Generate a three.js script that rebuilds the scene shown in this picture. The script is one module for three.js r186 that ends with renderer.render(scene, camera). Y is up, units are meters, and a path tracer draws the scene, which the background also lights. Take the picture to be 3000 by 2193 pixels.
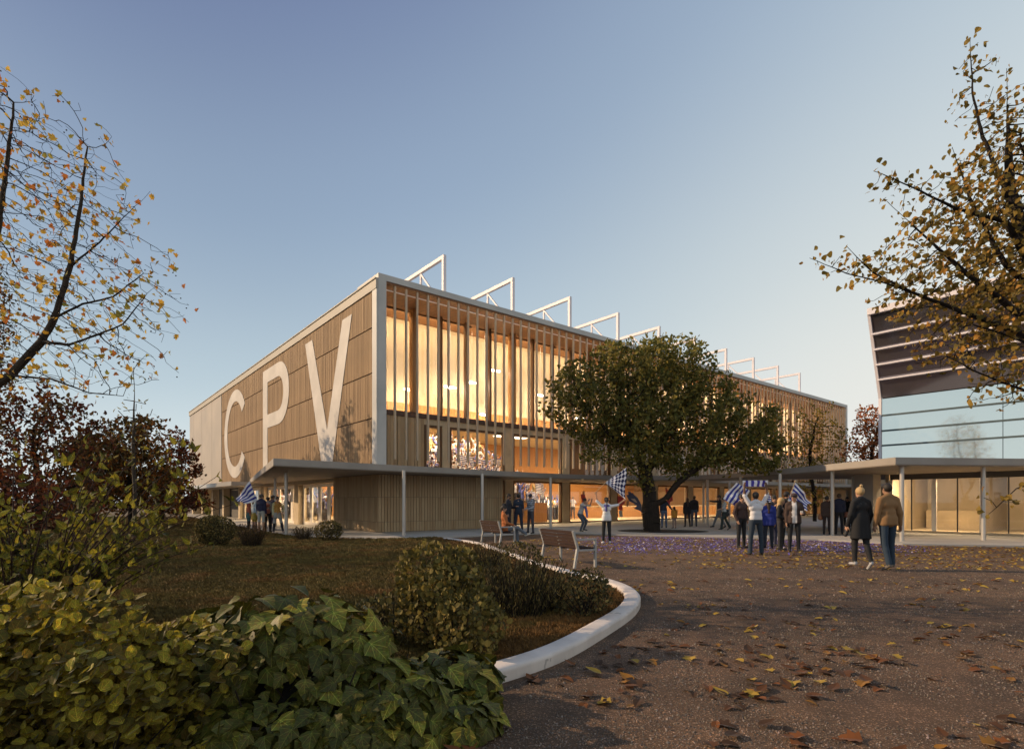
import * as THREE from 'three';
import { mergeGeometries } from 'three/addons/utils/BufferGeometryUtils.js';
import { RectAreaLightUniformsLib } from 'three/addons/lights/RectAreaLightUniformsLib.js';

// ---------------------------------------------------------------- camera, sky, sun, exposure
const scene = new THREE.Scene();
const PF = 1610, PX = 1500, PY = 1468, EYE = 1.55;            // focal length and principal point measured on the 3000 x 2193 photograph
const camera = new THREE.PerspectiveCamera(2 * Math.atan(1096.5 / PF) * 180 / Math.PI, 1024 / 748, 0.1, 2000);
camera.position.set(0, EYE, 0);
camera.lookAt(0, EYE, -10);
camera.setViewOffset(3000, 2193, 0, -(PY - 1096.5), 3000, 2193);   // shift lens: verticals stay vertical
camera.updateProjectionMatrix();

const renderer = new THREE.WebGLRenderer({ antialias: true });
renderer.toneMapping = THREE.LinearToneMapping;
renderer.toneMappingExposure = 1.0;
renderer.shadowMap.enabled = true;
RectAreaLightUniformsLib.init();

const SUN_AZ = Math.atan2(-0.993, 0.12), SUN_EL = 25 * Math.PI / 180;  // azimuth from straight ahead, + to the right
const sunDir = new THREE.Vector3(Math.sin(SUN_AZ) * Math.cos(SUN_EL), Math.sin(SUN_EL), -Math.cos(SUN_AZ) * Math.cos(SUN_EL));
const sun = new THREE.DirectionalLight(new THREE.Color().setRGB(1, 0.72, 0.44), 4.8);
sun.position.copy(sunDir).multiplyScalar(150);
sun.shadow.radius = 0.7;
sun.castShadow = true;
sun.shadow.mapSize.set(4096, 4096);
Object.assign(sun.shadow.camera, { left: -90, right: 90, top: 90, bottom: -90, near: 1, far: 400 });
scene.add(sun, sun.target);

const sm = (a, b, x) => { const t = Math.min(1, Math.max(0, (x - a) / (b - a))); return t * t * (3 - 2 * t); };
const mix = (a, b, t) => a + (b - a) * t;
const srgb = (r, g, b) => [r, g, b].map((c) => { c /= 255; return c <= 0.04045 ? c / 12.92 : ((c + 0.055) / 1.055) ** 2.4; });
{
  const W = 1024, H = 512, data = new Float32Array(W * H * 4);
  const zen = srgb(112, 128, 165), mid = srgb(150, 171, 195), low = srgb(194, 212, 220), hor = srgb(224, 232, 232), warm = srgb(248, 242, 230);
  const glows = [[36, 3, 24, 0.8], [75, 4, 30, 0.75], [115, 5, 34, 0.75], [155, 5, 34, 0.7], [-83, 14, 22, 0.9]].map(([az, el, w, s]) => { const a = az * Math.PI / 180, e = el * Math.PI / 180; return [Math.sin(a) * Math.cos(e), Math.sin(e), -Math.cos(a) * Math.cos(e), w * Math.PI / 180, s]; });
  for (let j = 0; j < H; j++) for (let i = 0; i < W; i++) {
    const lat = ((j + 0.5) / H - 0.5) * Math.PI, lon = ((i + 0.5) / W - 0.5) * 2 * Math.PI;   // u = atan2(z, x) / 2pi + 0.5
    const x = Math.cos(lat) * Math.cos(lon), z = Math.cos(lat) * Math.sin(lon), y = Math.sin(lat);
    const e = Math.max(0, lat * 180 / Math.PI), o = (j * W + i) * 4;
    // elevation at which the blue sets in is lower to the left of the view than to the right, as in the photograph
    const az = Math.atan2(x, -z) * 180 / Math.PI, round = az < -75 ? az + 360 : az;          // the pale side of the sky begins at the right of the view and carries on behind the camera
    const side = round < 120 ? sm(-45, 62, round) : 1 - sm(190, 285, round);
    const ee = e * mix(1.2, 0.44, side);
    const t1 = sm(0, 14, ee), t2 = sm(6, 30, ee), t3 = sm(24, 52, ee);
    let g = 0;
    for (const [gx, gy, gz, w, s] of glows) { const d = Math.acos(Math.min(1, Math.max(-1, x * gx + y * gy + z * gz))); g += s * Math.exp(-(d * d) / (w * w)); }
    const wisp = 1 + 0.018 * Math.sin(7 * x + 3 * y + 2 * Math.sin(4 * z)) * Math.sin(5 * y + 2 * x);
    for (let k = 0; k < 3; k++) {
      let c = mix(mix(mix(hor[k], low[k], t1), mid[k], t2), zen[k], t3);
      c = mix(c, warm[k], Math.min(0.9, g * 0.62) * (1 - 0.55 * t3));
      data[o + k] = c * wisp;
    }
    data[o + 3] = 1;
  }
  const sky = new THREE.DataTexture(data, W, H, THREE.RGBAFormat, THREE.FloatType);
  sky.mapping = THREE.EquirectangularReflectionMapping; sky.colorSpace = THREE.LinearSRGBColorSpace;
  sky.magFilter = sky.minFilter = THREE.LinearFilter; sky.needsUpdate = true;
  scene.background = sky; scene.environment = sky; scene.environmentIntensity = 1;
}

// ---------------------------------------------------------------- helpers
const V = (x, y, z) => new THREE.Vector3(x, y, z);
const rng = (s) => () => { s = (s + 0x6d2b79f5) | 0; let t = Math.imul(s ^ (s >>> 15), 1 | s); t = (t + Math.imul(t ^ (t >>> 7), 61 | t)) ^ t; return ((t ^ (t >>> 14)) >>> 0) / 4294967296; };
const R0 = rng(11);
const col = (r, g, b) => new THREE.Color().setRGB(r, g, b);
const HALL = V(-6.4, 0, -26.3), TURN = 39.1 * Math.PI / 180, CT = Math.cos(TURN), ST = Math.sin(TURN);
const toWorld = (lx, y, lz) => V(HALL.x + lx * CT + lz * ST, y, HALL.z - lx * ST + lz * CT);
const at = (u, v, d) => V((u - PX) / PF * d, EYE - (v - PY) / PF * d, -d);           // where a sight line is at a distance
const floorAt = (u, v, h = 0) => at(u, v, (EYE - h) * PF / (v - PY));
const taken = {};
const numbered = (n) => { const k = taken[n] = (taken[n] ?? -1) + 1; return k ? n + '_' + String(k).padStart(3, '0') : n; };
function shade(o) { o.traverse((m) => { if (m.isMesh) { m.castShadow = true; m.receiveShadow = true; } }); return o; }
function part(name, geo, mat, parent) { const m = new THREE.Mesh(geo, mat); m.name = name; m.castShadow = m.receiveShadow = true; parent.add(m); return m; }
function tag(o, label, category, group, kind) { o.userData.label = label; o.userData.category = category; if (group) o.userData.group = group; if (kind) o.userData.kind = kind; return o; }
function thing(name, label, category, p = V(0, 0, 0), turn = 0, group) { const g = new THREE.Group(); g.name = numbered(name); g.position.copy(p); g.rotation.y = turn; scene.add(g); return tag(g, label, category, group); }
function single(name, geo, mat, label, category, group, kind) { const m = part(numbered(name), geo, mat, scene); return tag(m, label, category, group, kind); }
function struct(name, geo, mat) { const m = part(numbered(name), geo, mat, scene); m.userData.kind = 'structure'; m.userData.label = name.replace(/_/g, ' '); return m; }
const bx = (x0, x1, y0, y1, z0, z1) => { const g = new THREE.BoxGeometry(x1 - x0, y1 - y0, z1 - z0); g.translate((x0 + x1) / 2, (y0 + y1) / 2, (z0 + z1) / 2); return uvM(g); };
function bar(a, b, w, h = w) { const d = b.clone().sub(a), L = d.length(), g = new THREE.BoxGeometry(w, L, h); g.translate(0, L / 2, 0); g.applyQuaternion(new THREE.Quaternion().setFromUnitVectors(V(0, 1, 0), d.normalize())); g.translate(a.x, a.y, a.z); return g; }
function rod(a, b, r, r2 = r, n = 10) { const d = b.clone().sub(a), L = d.length(), g = new THREE.CylinderGeometry(r2, r, L, n); g.translate(0, L / 2, 0); g.applyQuaternion(new THREE.Quaternion().setFromUnitVectors(V(0, 1, 0), d.normalize())); g.translate(a.x, a.y, a.z); return g; }
function uvM(g) {       // texture coordinates in metres
  const p = g.attributes.position, n = g.attributes.normal, uv = new Float32Array(p.count * 2);
  for (let i = 0; i < p.count; i++) {
    const ax = Math.abs(n.getX(i)), ay = Math.abs(n.getY(i)), az = Math.abs(n.getZ(i));
    const [u, v] = ay >= ax && ay >= az ? [p.getX(i), p.getZ(i)] : ax >= az ? [p.getZ(i), p.getY(i)] : [p.getX(i), p.getY(i)];
    uv[i * 2] = u; uv[i * 2 + 1] = v;
  }
  g.setAttribute('uv', new THREE.BufferAttribute(uv, 2)); return g;
}
const merge = (list) => mergeGeometries(list.map((g) => { const q = g.index ? g.toNonIndexed() : g; for (const k of Object.keys(q.attributes)) if (!['position', 'normal', 'uv', 'color'].includes(k)) q.deleteAttribute(k); return q; }), false);
function inside(poly, x, z) { let c = false; for (let i = 0, j = poly.length - 1; i < poly.length; j = i++) { const [xi, zi] = poly[i], [xj, zj] = poly[j]; if ((zi > z) !== (zj > z) && x < (xj - xi) * (z - zi) / (zj - zi) + xi) c = !c; } return c; }
function slab(poly, y0, y1, holes = []) {   // horizontal plate from an outline in x, z
  const s = new THREE.Shape(poly.map(([x, z]) => new THREE.Vector2(x, -z)));
  for (const h of holes) s.holes.push(new THREE.Path(h.map(([x, z]) => new THREE.Vector2(x, -z))));
  const g = new THREE.ExtrudeGeometry(s, { depth: y1 - y0, bevelEnabled: false }); g.rotateX(-Math.PI / 2); g.translate(0, y0, 0); return uvM(g);
}

// ---------------------------------------------------------------- textures (grain, mottle and print only)
function lattice(seed, n) { const r = rng(seed), a = new Float32Array(n * n); for (let i = 0; i < a.length; i++) a[i] = r(); return (x, y) => { const xi = Math.floor(x), yi = Math.floor(y), fx = x - xi, fy = y - yi, sx = fx * fx * (3 - 2 * fx), sy = fy * fy * (3 - 2 * fy), w = (i) => ((i % n) + n) % n; const q = (i, j) => a[w(yi + j) * n + w(xi + i)]; return mix(mix(q(0, 0), q(1, 0), sx), mix(q(0, 1), q(1, 1), sx), sy); }; }
function fbm(seed, base, oct) { const ls = [...Array(oct)].map((_, k) => lattice(seed + k * 17, base << k)); return (u, v) => { let s = 0, a = 0.5, t = 0; for (let k = 0; k < oct; k++) { const n = base << k; s += a * ls[k](u * n, v * n); t += a; a *= 0.55; } return s / t; }; }
function tex(W, H, f, colour = true) {
  const d = new Uint8Array(W * H * 4);
  for (let j = 0; j < H; j++) for (let i = 0; i < W; i++) { const c = f(i / W, j / H, i, j), o = (j * W + i) * 4; d[o] = c[0]; d[o + 1] = c[1]; d[o + 2] = c[2]; d[o + 3] = 255; }
  const t = new THREE.DataTexture(d, W, H); t.wrapS = t.wrapT = THREE.RepeatWrapping; t.magFilter = THREE.LinearFilter; t.minFilter = THREE.LinearMipmapLinearFilter; t.generateMipmaps = true;
  if (colour) t.colorSpace = THREE.SRGBColorSpace; t.needsUpdate = true; return t;
}
const rep = (t, x, y = x) => { const c = t.clone(); c.repeat.set(x, y); c.needsUpdate = true; return c; };
const nWood = fbm(5, 4, 4), nWood2 = fbm(9, 8, 3), nCon = fbm(21, 4, 5), nBig = fbm(33, 3, 4);
const tWood = tex(512, 512, (u, v) => { const g = nWood((u * 6) % 1, v * 0.5), h = nWood2((u * 4 + g * 0.1) % 1, v * 0.25), k = 0.72 + 0.28 * g + 0.16 * (h - 0.5); return [k * 226, k * 214, k * 198]; });
const tCon = tex(512, 512, (u, v) => { const k = 0.86 + 0.16 * (nCon(u, v) - 0.5) + 0.05 * (nBig(u, v) - 0.5); return [k * 236, k * 234, k * 230]; });
const tConBump = tex(256, 256, (u, v) => { const k = 255 * nCon(u, v); return [k, k, k]; }, false);
const M = (o) => new THREE.MeshStandardMaterial({ roughness: 0.8, ...o });
const P = (o) => new THREE.MeshPhysicalMaterial({ roughness: 0.8, ...o });
const mat = {
  white: M({ color: col(0.72, 0.72, 0.72), roughness: 0.45, map: rep(tCon, 0.2) }),
  fascia: M({ color: col(0.62, 0.57, 0.5), roughness: 0.6, map: rep(tCon, 0.3) }),
  truss: M({ color: col(0.66, 0.62, 0.66), roughness: 0.5 }),
  fin: M({ color: col(0.86, 0.74, 0.62), roughness: 0.6, map: rep(tWood, 1.2, 0.35) }),
  brown: M({ color: col(0.2, 0.105, 0.05), roughness: 0.6, map: rep(tWood, 1, 0.5) }),
  beam: M({ color: col(0.16, 0.095, 0.075), roughness: 0.6, map: rep(tWood, 0.5, 2) }),
  soffitWood: M({ color: col(0.36, 0.17, 0.062), roughness: 0.6, map: rep(tWood, 0.4, 1) }),
  orangeWood: M({ color: col(0.62, 0.33, 0.12), roughness: 0.6, map: rep(tWood, 0.7, 0.35) }),
  cream: M({ color: col(0.78, 0.64, 0.46), roughness: 0.85, map: rep(tCon, 0.25) }),
  pier: M({ color: col(0.82, 0.66, 0.46), roughness: 0.75, map: rep(tCon, 0.5) }),
  slat: M({ color: col(0.4, 0.265, 0.15), roughness: 0.75, map: rep(tWood, 0.8, 0.25) }),
  backing: M({ color: col(0.15, 0.095, 0.058), roughness: 0.9 }),
  letter: M({ color: col(0.8, 0.75, 0.72), roughness: 0.6, map: rep(tCon, 0.3) }),
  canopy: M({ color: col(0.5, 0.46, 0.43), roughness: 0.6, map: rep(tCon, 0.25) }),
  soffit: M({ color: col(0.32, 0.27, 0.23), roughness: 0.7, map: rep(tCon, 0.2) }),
  pole: M({ color: col(0.5, 0.47, 0.44), roughness: 0.35, metalness: 0.5 }),
  pave: M({ color: col(0.62, 0.59, 0.57), roughness: 0.8, map: rep(tCon, 0.22), bumpMap: rep(tConBump, 0.7), bumpScale: 0.004 }),
  steel: M({ color: col(0.36, 0.36, 0.36), roughness: 0.45, metalness: 0.35 }),
  benchWood: M({ color: col(0.05, 0.02, 0.013), roughness: 0.95, map: rep(tWood, 1, 3) }),
  glass: P({ color: col(1, 1, 1), roughness: 0.02, transmission: 1, thickness: 0, ior: 1.45, side: THREE.DoubleSide }),
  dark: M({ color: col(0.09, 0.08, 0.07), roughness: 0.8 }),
  door: M({ color: col(0.78, 0.7, 0.6), roughness: 0.5 }),
  lampGlow: M({ color: col(0.9, 0.9, 0.9), emissive: col(1, 0.86, 0.64), emissiveIntensity: 4 }),
  coat: P({ color: col(0.62, 0.49, 0.35), roughness: 0.42, metalness: 0.1, clearcoat: 0.15, clearcoatRoughness: 0.3, map: rep(tCon, 0.12) }),
};
const planks = [[0.7, 0.56, 0.39], [0.75, 0.61, 0.43], [0.64, 0.5, 0.335], [0.78, 0.645, 0.46]].map((c, i) => { const t = rep(tWood, 3.2, 0.5); t.offset.set(i * 0.23, i * 0.41); return M({ color: col(...c), roughness: 0.75, map: t }); });
function areaLight(parent, p, dir, w, h, power, colour = [1, 0.74, 0.42]) { const l = new THREE.RectAreaLight(col(...colour), power, w, h); l.position.copy(p); parent.add(l); parent.updateMatrixWorld(true); l.lookAt(parent.localToWorld(p.clone().add(dir))); return l; }
// ---------------------------------------------------------------- ground, lawn, pavement, kerb
const gravelTex = (() => {
  const W = 1024, base = fbm(71, 6, 4), r = rng(5), cell = new Float32Array(W * W).fill(0), hue = new Float32Array(W * W);
  for (let k = 0; k < 26000; k++) {                                    // grit: small pale, brown and grey chips
    const cx = r() * W, cy = r() * W, rx = 1 + r() * r() * 4, ry = rx * (0.45 + r() * 0.5), a = r() * 3.14, b = 0.25 + r() * r() * 1.1, h = r(), ca = Math.cos(a), sa = Math.sin(a), q = Math.ceil(rx);
    for (let y = -q; y <= q; y++) for (let x = -q; x <= q; x++) { const X = (x * ca + y * sa) / rx, Y = (y * ca - x * sa) / ry; if (X * X + Y * Y < 1) { const o = ((Math.floor(cy) + y + W) % W) * W + (Math.floor(cx) + x + W) % W; cell[o] = b; hue[o] = h; } }
  }
  const f = (u, v, i, j) => { const o = j * W + i, b = cell[o], m = base(u, v), k = 40 + 40 * m + b * 84 * (0.45 + m * 0.8), h = hue[o]; return [k * 1.1, k * (0.86 + 0.1 * h), k * (0.68 + 0.24 * h)]; };
  return [tex(W, W, f), tex(W, W, (u, v, i, j) => { const k = Math.min(255, 90 * base(u, v) + 130 * cell[j * W + i]); return [k, k, k]; }, false)];
})();
const nLand = fbm(101, 8, 5);
function sheet(seg, half, shift, f) {           // a ground sheet whose cells grow with distance
  const g = new THREE.PlaneGeometry(2, 2, seg, seg); g.rotateX(-Math.PI / 2);
  const p = g.attributes.position, c = new Float32Array(p.count * 3), uv = g.attributes.uv;
  for (let i = 0; i < p.count; i++) {
    const m = (t) => Math.sign(t) * (Math.abs(t) * 0.06 + Math.abs(t) ** 3 * 0.94) * half;
    const x = m(p.getX(i)), z = m(p.getZ(i)) + shift; p.setXYZ(i, x, f.y ? f.y(x, z) : 0, z); uv.setXY(i, x, z);
    const [r, gg, b] = f.c(x, z); c[i * 3] = r; c[i * 3 + 1] = gg; c[i * 3 + 2] = b;
  }
  g.setAttribute('color', new THREE.BufferAttribute(c, 3)); g.computeVertexNormals(); return g;
}
{
  const t = rep(gravelTex[0], 0.5), b = rep(gravelTex[1], 0.5);
  struct('gravel_ground', sheet(260, 600, -14, { c: (x, z) => { const a = nLand(x / 23 + 0.3, z / 23), d = nLand(x / 7.3, z / 7.3 + 0.5), k = 0.62 + 0.55 * a + 0.3 * (d - 0.5); return [k, k * (0.93 + 0.07 * a), k * (0.86 + 0.12 * d)]; } }), M({ color: col(1.6, 1.44, 1.2), vertexColors: true, map: t, bumpMap: b, bumpScale: 0.012, roughness: 0.95 }));
}
const kerbPts = [[-5.2, -1.6], [-3.1, -2.5], [-1.4, -3.7], [-0.22, -4.72], [0.36, -5.34], [1.0, -6.4], [1.58, -7.55], [1.86, -8.5], [1.88, -9.35], [1.68, -10.2], [1.1, -11.55], [0.5, -13.1], [-0.1, -15.4], [-0.55, -16.9], [-1.1, -18.9], [-1.97, -20.6], [-2.6, -21.6]];
const kerbCurve = new THREE.CatmullRomCurve3(kerbPts.map(([x, z]) => V(x, 0, z)), false, 'centripetal');
const kerbLine = kerbCurve.getPoints(140);
const lawnPoly = [...kerbLine.map((p) => [p.x, p.z]), [-6, -30], [-60, -95], [-220, -95], [-220, 12], [-9, 6]];
const pavePoly = [[-40, -66], [-24.5, -43.5], [-12.6, -27.6], [-10.2, -24.3], [-8.2, -22.3], [-5.9, -21.7], [-3.8, -22.3], [-1.5, -24], [0.6, -25.6], [2.5, -26.3], [4.3, -25.1], [7.4, -23.75], [12.1, -21.7], [13.8, -19.4], [17.2, -18.5], [36, -17], [60, -30], [60, -90], [-40, -90]];
const pitC = [7.6, -27.75], pitR = 2.1;
const pit = [...Array(40)].map((_, i) => [pitC[0] + Math.cos(i / 20 * Math.PI) * pitR * 1.08, pitC[1] + Math.sin(i / 20 * Math.PI) * pitR * 0.9]);
const nGrass = fbm(303, 6, 5);
const lawnTone = (x, z) => { const a = nLand(x / 17 + 0.1, z / 17 + 0.2), d = nGrass(x / 4.1, z / 4.1); return [mix(0.5, 1.15, a) * (0.75 + 0.5 * d), a, d]; };
{
  const t = tex(512, 512, (u, v) => { const a = nGrass(u, v), b = nCon((u * 3) % 1, (v * 3) % 1), k = 48 + 60 * a * b + 30 * b; return [k * 1.05, k * 0.82, k * 0.42]; });
  const g = slab(lawnPoly, -0.2, 0.03);
  struct('lawn', g, M({ map: rep(t, 0.5), color: col(0.75, 0.75, 0.75), roughness: 1 }));
  struct('pavement', slab(pavePoly, -0.1, 0.06, [pit.slice().reverse()]), mat.pave);
  struct('tree_pit_soil', (() => { const g2 = new THREE.CircleGeometry(1, 48); g2.rotateX(-Math.PI / 2); g2.scale(pitR * 1.15, 1, pitR * 0.98); g2.translate(pitC[0], 0.035, pitC[1]); return uvM(g2); })(), M({ color: col(0.075, 0.05, 0.03), roughness: 1, map: rep(gravelTex[0], 0.6), bumpMap: rep(gravelTex[1], 0.6), bumpScale: 0.02 }));
  // kerb: one rounded concrete profile swept along the edge of the bed
  const prof = [[-0.12, -0.05], [-0.12, 0.08], [-0.117, 0.1], [-0.1, 0.118], [-0.065, 0.126], [0, 0.128], [0.065, 0.126], [0.1, 0.118], [0.117, 0.1], [0.12, 0.08], [0.12, -0.05]];
  const pos = [], idx = [], uvs = [], n = kerbLine.length; let run = 0;
  kerbLine.forEach((p, i) => {
    const q = kerbLine[Math.min(n - 1, i + 1)].clone().sub(kerbLine[Math.max(0, i - 1)]).normalize(), nx = -q.z, nz = q.x;
    if (i) run += p.distanceTo(kerbLine[i - 1]);
    prof.forEach(([o, h], k) => { pos.push(p.x + nx * o, h, p.z + nz * o); uvs.push(run, k * 0.05); });
    if (i < n - 1) for (let k = 0; k < prof.length - 1; k++) { const a = i * prof.length + k, b = a + prof.length; idx.push(a, b, a + 1, b, b + 1, a + 1); }
  });
  const kg = new THREE.BufferGeometry(); kg.setAttribute('position', new THREE.Float32BufferAttribute(pos, 3)); kg.setAttribute('uv', new THREE.Float32BufferAttribute(uvs, 2)); kg.setIndex(idx); kg.computeVertexNormals();
  const nScuff = fbm(404, 5, 5), kt = tex(512, 256, (u, v) => { const s = nScuff(u, v), q = nCon((u * 4) % 1, v), chip = s > 0.66 && q > 0.6 ? 0.8 : 1, k = (210 + 40 * (q - 0.5)) * chip; return [k, k * 0.96, k * 0.93]; });
  struct('kerb', kg, M({ color: col(0.9, 0.88, 0.87), map: rep(kt, 0.35, 1.2), bumpMap: rep(tConBump, 1.3), bumpScale: 0.005, roughness: 0.75, side: THREE.DoubleSide }));
}

// ---------------------------------------------------------------- the sports hall (its own axes: x along the glazed front, -z along the lettered side)
const hall = thing('sports_hall', 'long timber and glass sports hall with giant white CPV letters on its side', 'building', HALL, TURN);
const LX = 57.5, LZ = -51.3, TOP = 12.5;
{
  // shell
  part('roof', slab([[0.1, -0.6], [LX - 0.1, -0.6], [LX - 0.1, LZ + 0.1], [0.1, LZ + 0.1]], 12.16, 12.3), mat.fascia, hall);
  part('roof_fascia', merge([bx(-0.12, 0.0, 11.75, 12.2, LZ, -0.02), bx(-0.17, 0.06, 12.2, 12.26, LZ, -0.02)]), mat.fascia, hall);
  part('front_frame', merge([bx(0, 0.42, 3.17, TOP, -2.45, 0), bx(0.42, LX - 0.42, 12.2, TOP, -2.45, 0), bx(LX - 0.42, LX, 0.06, TOP, -2.45, 0)]), mat.white, hall);
  part('rear_wall', bx(0.4, LX, 0.06, 12.1, LZ, LZ + 0.3), mat.cream, hall);
  part('end_wall', bx(LX - 0.35, LX - 0.02, 0.06, 12.15, LZ + 0.3, -2.5), mat.slat, hall);
  part('soffit', bx(0.43, LX - 0.43, 12.1, 12.19, -4.4, -0.05), mat.soffitWood, hall);
  // vertical fins of the glazed front
  const fg = bx(-0.045, 0.045, 3.62, 12.1, -0.18, -0.07);
  for (let k = 0; k * 0.621 + 0.93 < LX - 0.5; k++) { const f = part('fin', fg, mat.fin, hall); f.position.x = 0.93 + k * 0.621; }
  part('fin_rail', bx(0.43, LX - 0.43, 11.86, 11.9, -0.32, -0.26), mat.truss, hall);
  // upper gallery: glass line, floor beam, lit back wall
  const GZ = -2.5;
  part('gallery_beam', bx(0.43, LX - 0.43, 6.18, 6.44, GZ - 0.18, GZ + 0.1), mat.beam, hall);
  part('gallery_floor', bx(0.43, LX - 0.43, 6.2, 6.42, -6.2, GZ - 0.19), mat.cream, hall);
  part('gallery_wall', bx(0.43, LX - 0.43, 7.25, 12.09, -4.6, -4.4), mat.cream, hall);
  part('gallery_dado', bx(0.43, LX - 0.43, 6.43, 7.25, -4.55, -4.34), mat.orangeWood, hall);
  for (let x = 1.56; x < LX - 1; x += 1.75) {
    const heavy = Math.abs(((x - 10.31) % 7 + 7) % 7) < 0.4;
    part('gallery_mullion', bx(x - (heavy ? 0.17 : 0.06), x + (heavy ? 0.17 : 0.06), 6.45, 12.09, GZ - 0.22, GZ + (heavy ? 0.16 : 0.06)), heavy ? mat.orangeWood : mat.brown, hall);
    if (x + 1.75 < LX - 0.5) part('gallery_pane', bx(x + 0.18, x + 1.57, 6.46, 12.08, GZ - 0.06, GZ - 0.048), mat.glass, hall);
  }
  // lower two storeys behind the fins: piers, lintels, window frames and panes
  part('lintel', merge([bx(0.43, LX - 0.43, 5.85, 6.17, GZ - 0.25, GZ), bx(7.62, LX - 0.43, 2.87, 3.3, GZ - 0.25, GZ + 0.03)]), mat.pier, hall);
  for (let k = 0, x = 10; x < LX - 2; k++, x += 5) part('pier', bx(x - 0.32, x + 0.32, 0.06, 5.85, GZ - 0.35, GZ + 0.08), mat.pier, hall);
  part('pier', bx(5.1, 5.6, 3.3, 5.85, GZ - 0.35, GZ + 0.06), mat.pier, hall);
  part('pier', bx(7.64, 8.6, 0.06, 2.87, GZ - 0.35, GZ + 0.06), mat.cream, hall);
  const frames = (x0, x1, y0, y1, name) => {
    const w = part(name, merge([bx(x0, x0 + 0.16, y0, y1, GZ - 0.2, GZ), bx(x1 - 0.09, x1, y0, y1, GZ - 0.2, GZ), bx(x0 + 0.16, x1 - 0.09, y1 - 0.12, y1, GZ - 0.2, GZ), bx(x0 + 0.16, x1 - 0.09, y0, y0 + 0.08, GZ - 0.2, GZ)]), mat.brown, hall);
    part('pane', bx(x0 + 0.17, x1 - 0.1, y0 + 0.09, y1 - 0.13, GZ - 0.11, GZ - 0.098), mat.glass, w); return w;
  };
  frames(5.61, 9.67, 3.31, 5.84, 'upper_window'); frames(3.96, 5.09, 3.31, 5.84, 'upper_window');
  frames(8.61, 9.67, 0.07, 2.86, 'front_window');
  for (let x = 10; x < LX - 6; x += 5) { frames(x + 0.33, x + 4.67, 3.31, 5.84, 'upper_window'); frames(x + 0.33, x + 4.67, 0.07, 2.86, 'front_window'); }
  // timber boarding beside the corner, upstairs
  for (let k = 0; k < 17; k++) part('board', bx(0.43 + k * 0.207, 0.43 + k * 0.207 + 0.187, 3.3, 6.17, GZ - 0.05, GZ + (k % 3 ? 0.02 : 0.045)), planks[(k * 7 + 2) % 4], hall);
  part('board_backing', bx(0.43, 3.94, 3.28, 6.16, GZ - 0.2, GZ - 0.06), mat.backing, hall);
  // boarded corner on the ground floor: three tiers of planks on each face
  part('corner_core', merge([bx(0.06, 7.55, 0.06, 2.86, -0.35, -0.06), bx(0.06, 0.35, 0.06, 2.86, -5.75, -0.36), bx(7.3, 7.58, 0.06, 2.86, -2.44, -0.36)]), mat.dark, hall);
  const tiers = [[0.07, 0.545], [0.56, 1.745], [1.76, 2.845]], w = 0.158;
  for (const [y0, y1] of tiers) {
    const ga = bx(-w / 2 + 0.012, w / 2 - 0.012, y0, y1, -0.05, 0), gb = bx(0, 0.05, y0, y1, -w / 2 + 0.012, w / 2 - 0.012);
    for (let k = 0; k < 48; k++) { const m = part('plank', ga, planks[Math.floor(R0() * 4)], hall); m.position.set(w / 2 + k * w, 0, R0() * 0.012 - 0.004); }
    for (let k = 0; k < 36; k++) { const m = part('plank', gb, planks[Math.floor(R0() * 4)], hall); m.position.set(R0() * 0.012 - 0.008, 0, -w / 2 - 0.01 - k * w); }
  }
  // lettered side: thin slats in four tiers over a dark backing
  part('cladding_backing', bx(0.0, 0.12, 3.17, 11.74, -33.7, -0.5), mat.backing, hall);
  const sl = []; const cuts = [3.17, 5.55, 5.61, 7.75, 7.81, 9.96, 10.02, 11.74];
  for (let k = 0; k < 256; k++) for (let t = 0; t < 4; t++) { const z = -0.55 - k * 0.1294, o = R0() * 0.01; (sl[Math.floor(R0() * 3)] ??= []).push(bx(-0.055 - o, -0.002, cuts[t * 2], cuts[t * 2 + 1], z - 0.092, z)); }
  [[0.5, 0.355, 0.21], [0.58, 0.42, 0.26], [0.42, 0.29, 0.17]].forEach((c, i) => { const slats = part('cladding_slats', merge(sl[i]), M({ color: col(...c), roughness: 0.75, map: rep(tWood, 0.8, 0.25) }), hall); slats.userData.kind = 'stuff'; });
  part('corner_trim', bx(-0.09, 0, 3.17, 11.74, -0.5, -0.01), mat.white, hall);
  // panelled far end of that side
  const pz = [-33.75, -38.4, -43.8, -48.6, LZ];
  for (let k = 0; k < 4; k++) part('wall_panel', bx(-0.04, 0.1, 3.1, 11.74, pz[k + 1] + 0.03, pz[k] - 0.03), mat.coat, hall);
  part('end_trim', bx(-0.1, 0.1, 3.1, 11.74, -33.74, -33.71), mat.fascia, hall);
  // the three letters, built as thick plates
  const plate = (shape, name) => { const g = new THREE.ExtrudeGeometry(shape, { depth: 0.02, bevelEnabled: false, curveSegments: 26 }); g.rotateY(-Math.PI / 2); g.translate(-0.07, 0, 0); const m = part('letter', uvM(g), mat.letter, hall); m.userData.label = 'tall pale capital ' + name.slice(-1); return m; };
  const S = (pts) => { const s = new THREE.Shape(); pts.forEach(([z, y], i) => (i ? s.lineTo(z, y) : s.moveTo(z, y))); return s; };
  // shape axes: first coordinate = z of the wall, second = height
  plate(S([[-10.1, 11.27], [-8.85, 11.27], [-6.42, 5.6], [-4.2, 11.27], [-2.95, 11.27], [-5.75, 3.35], [-7.15, 3.35]]), 'letter_V');
  const p = new THREE.Shape(); p.moveTo(-19.5, 3.35); p.lineTo(-19.5, 11.27); p.lineTo(-15.7, 11.27); p.bezierCurveTo(-12.5, 11.27, -12.5, 6.95, -15.7, 6.95); p.lineTo(-18.3, 6.95); p.lineTo(-18.3, 3.35);
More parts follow.
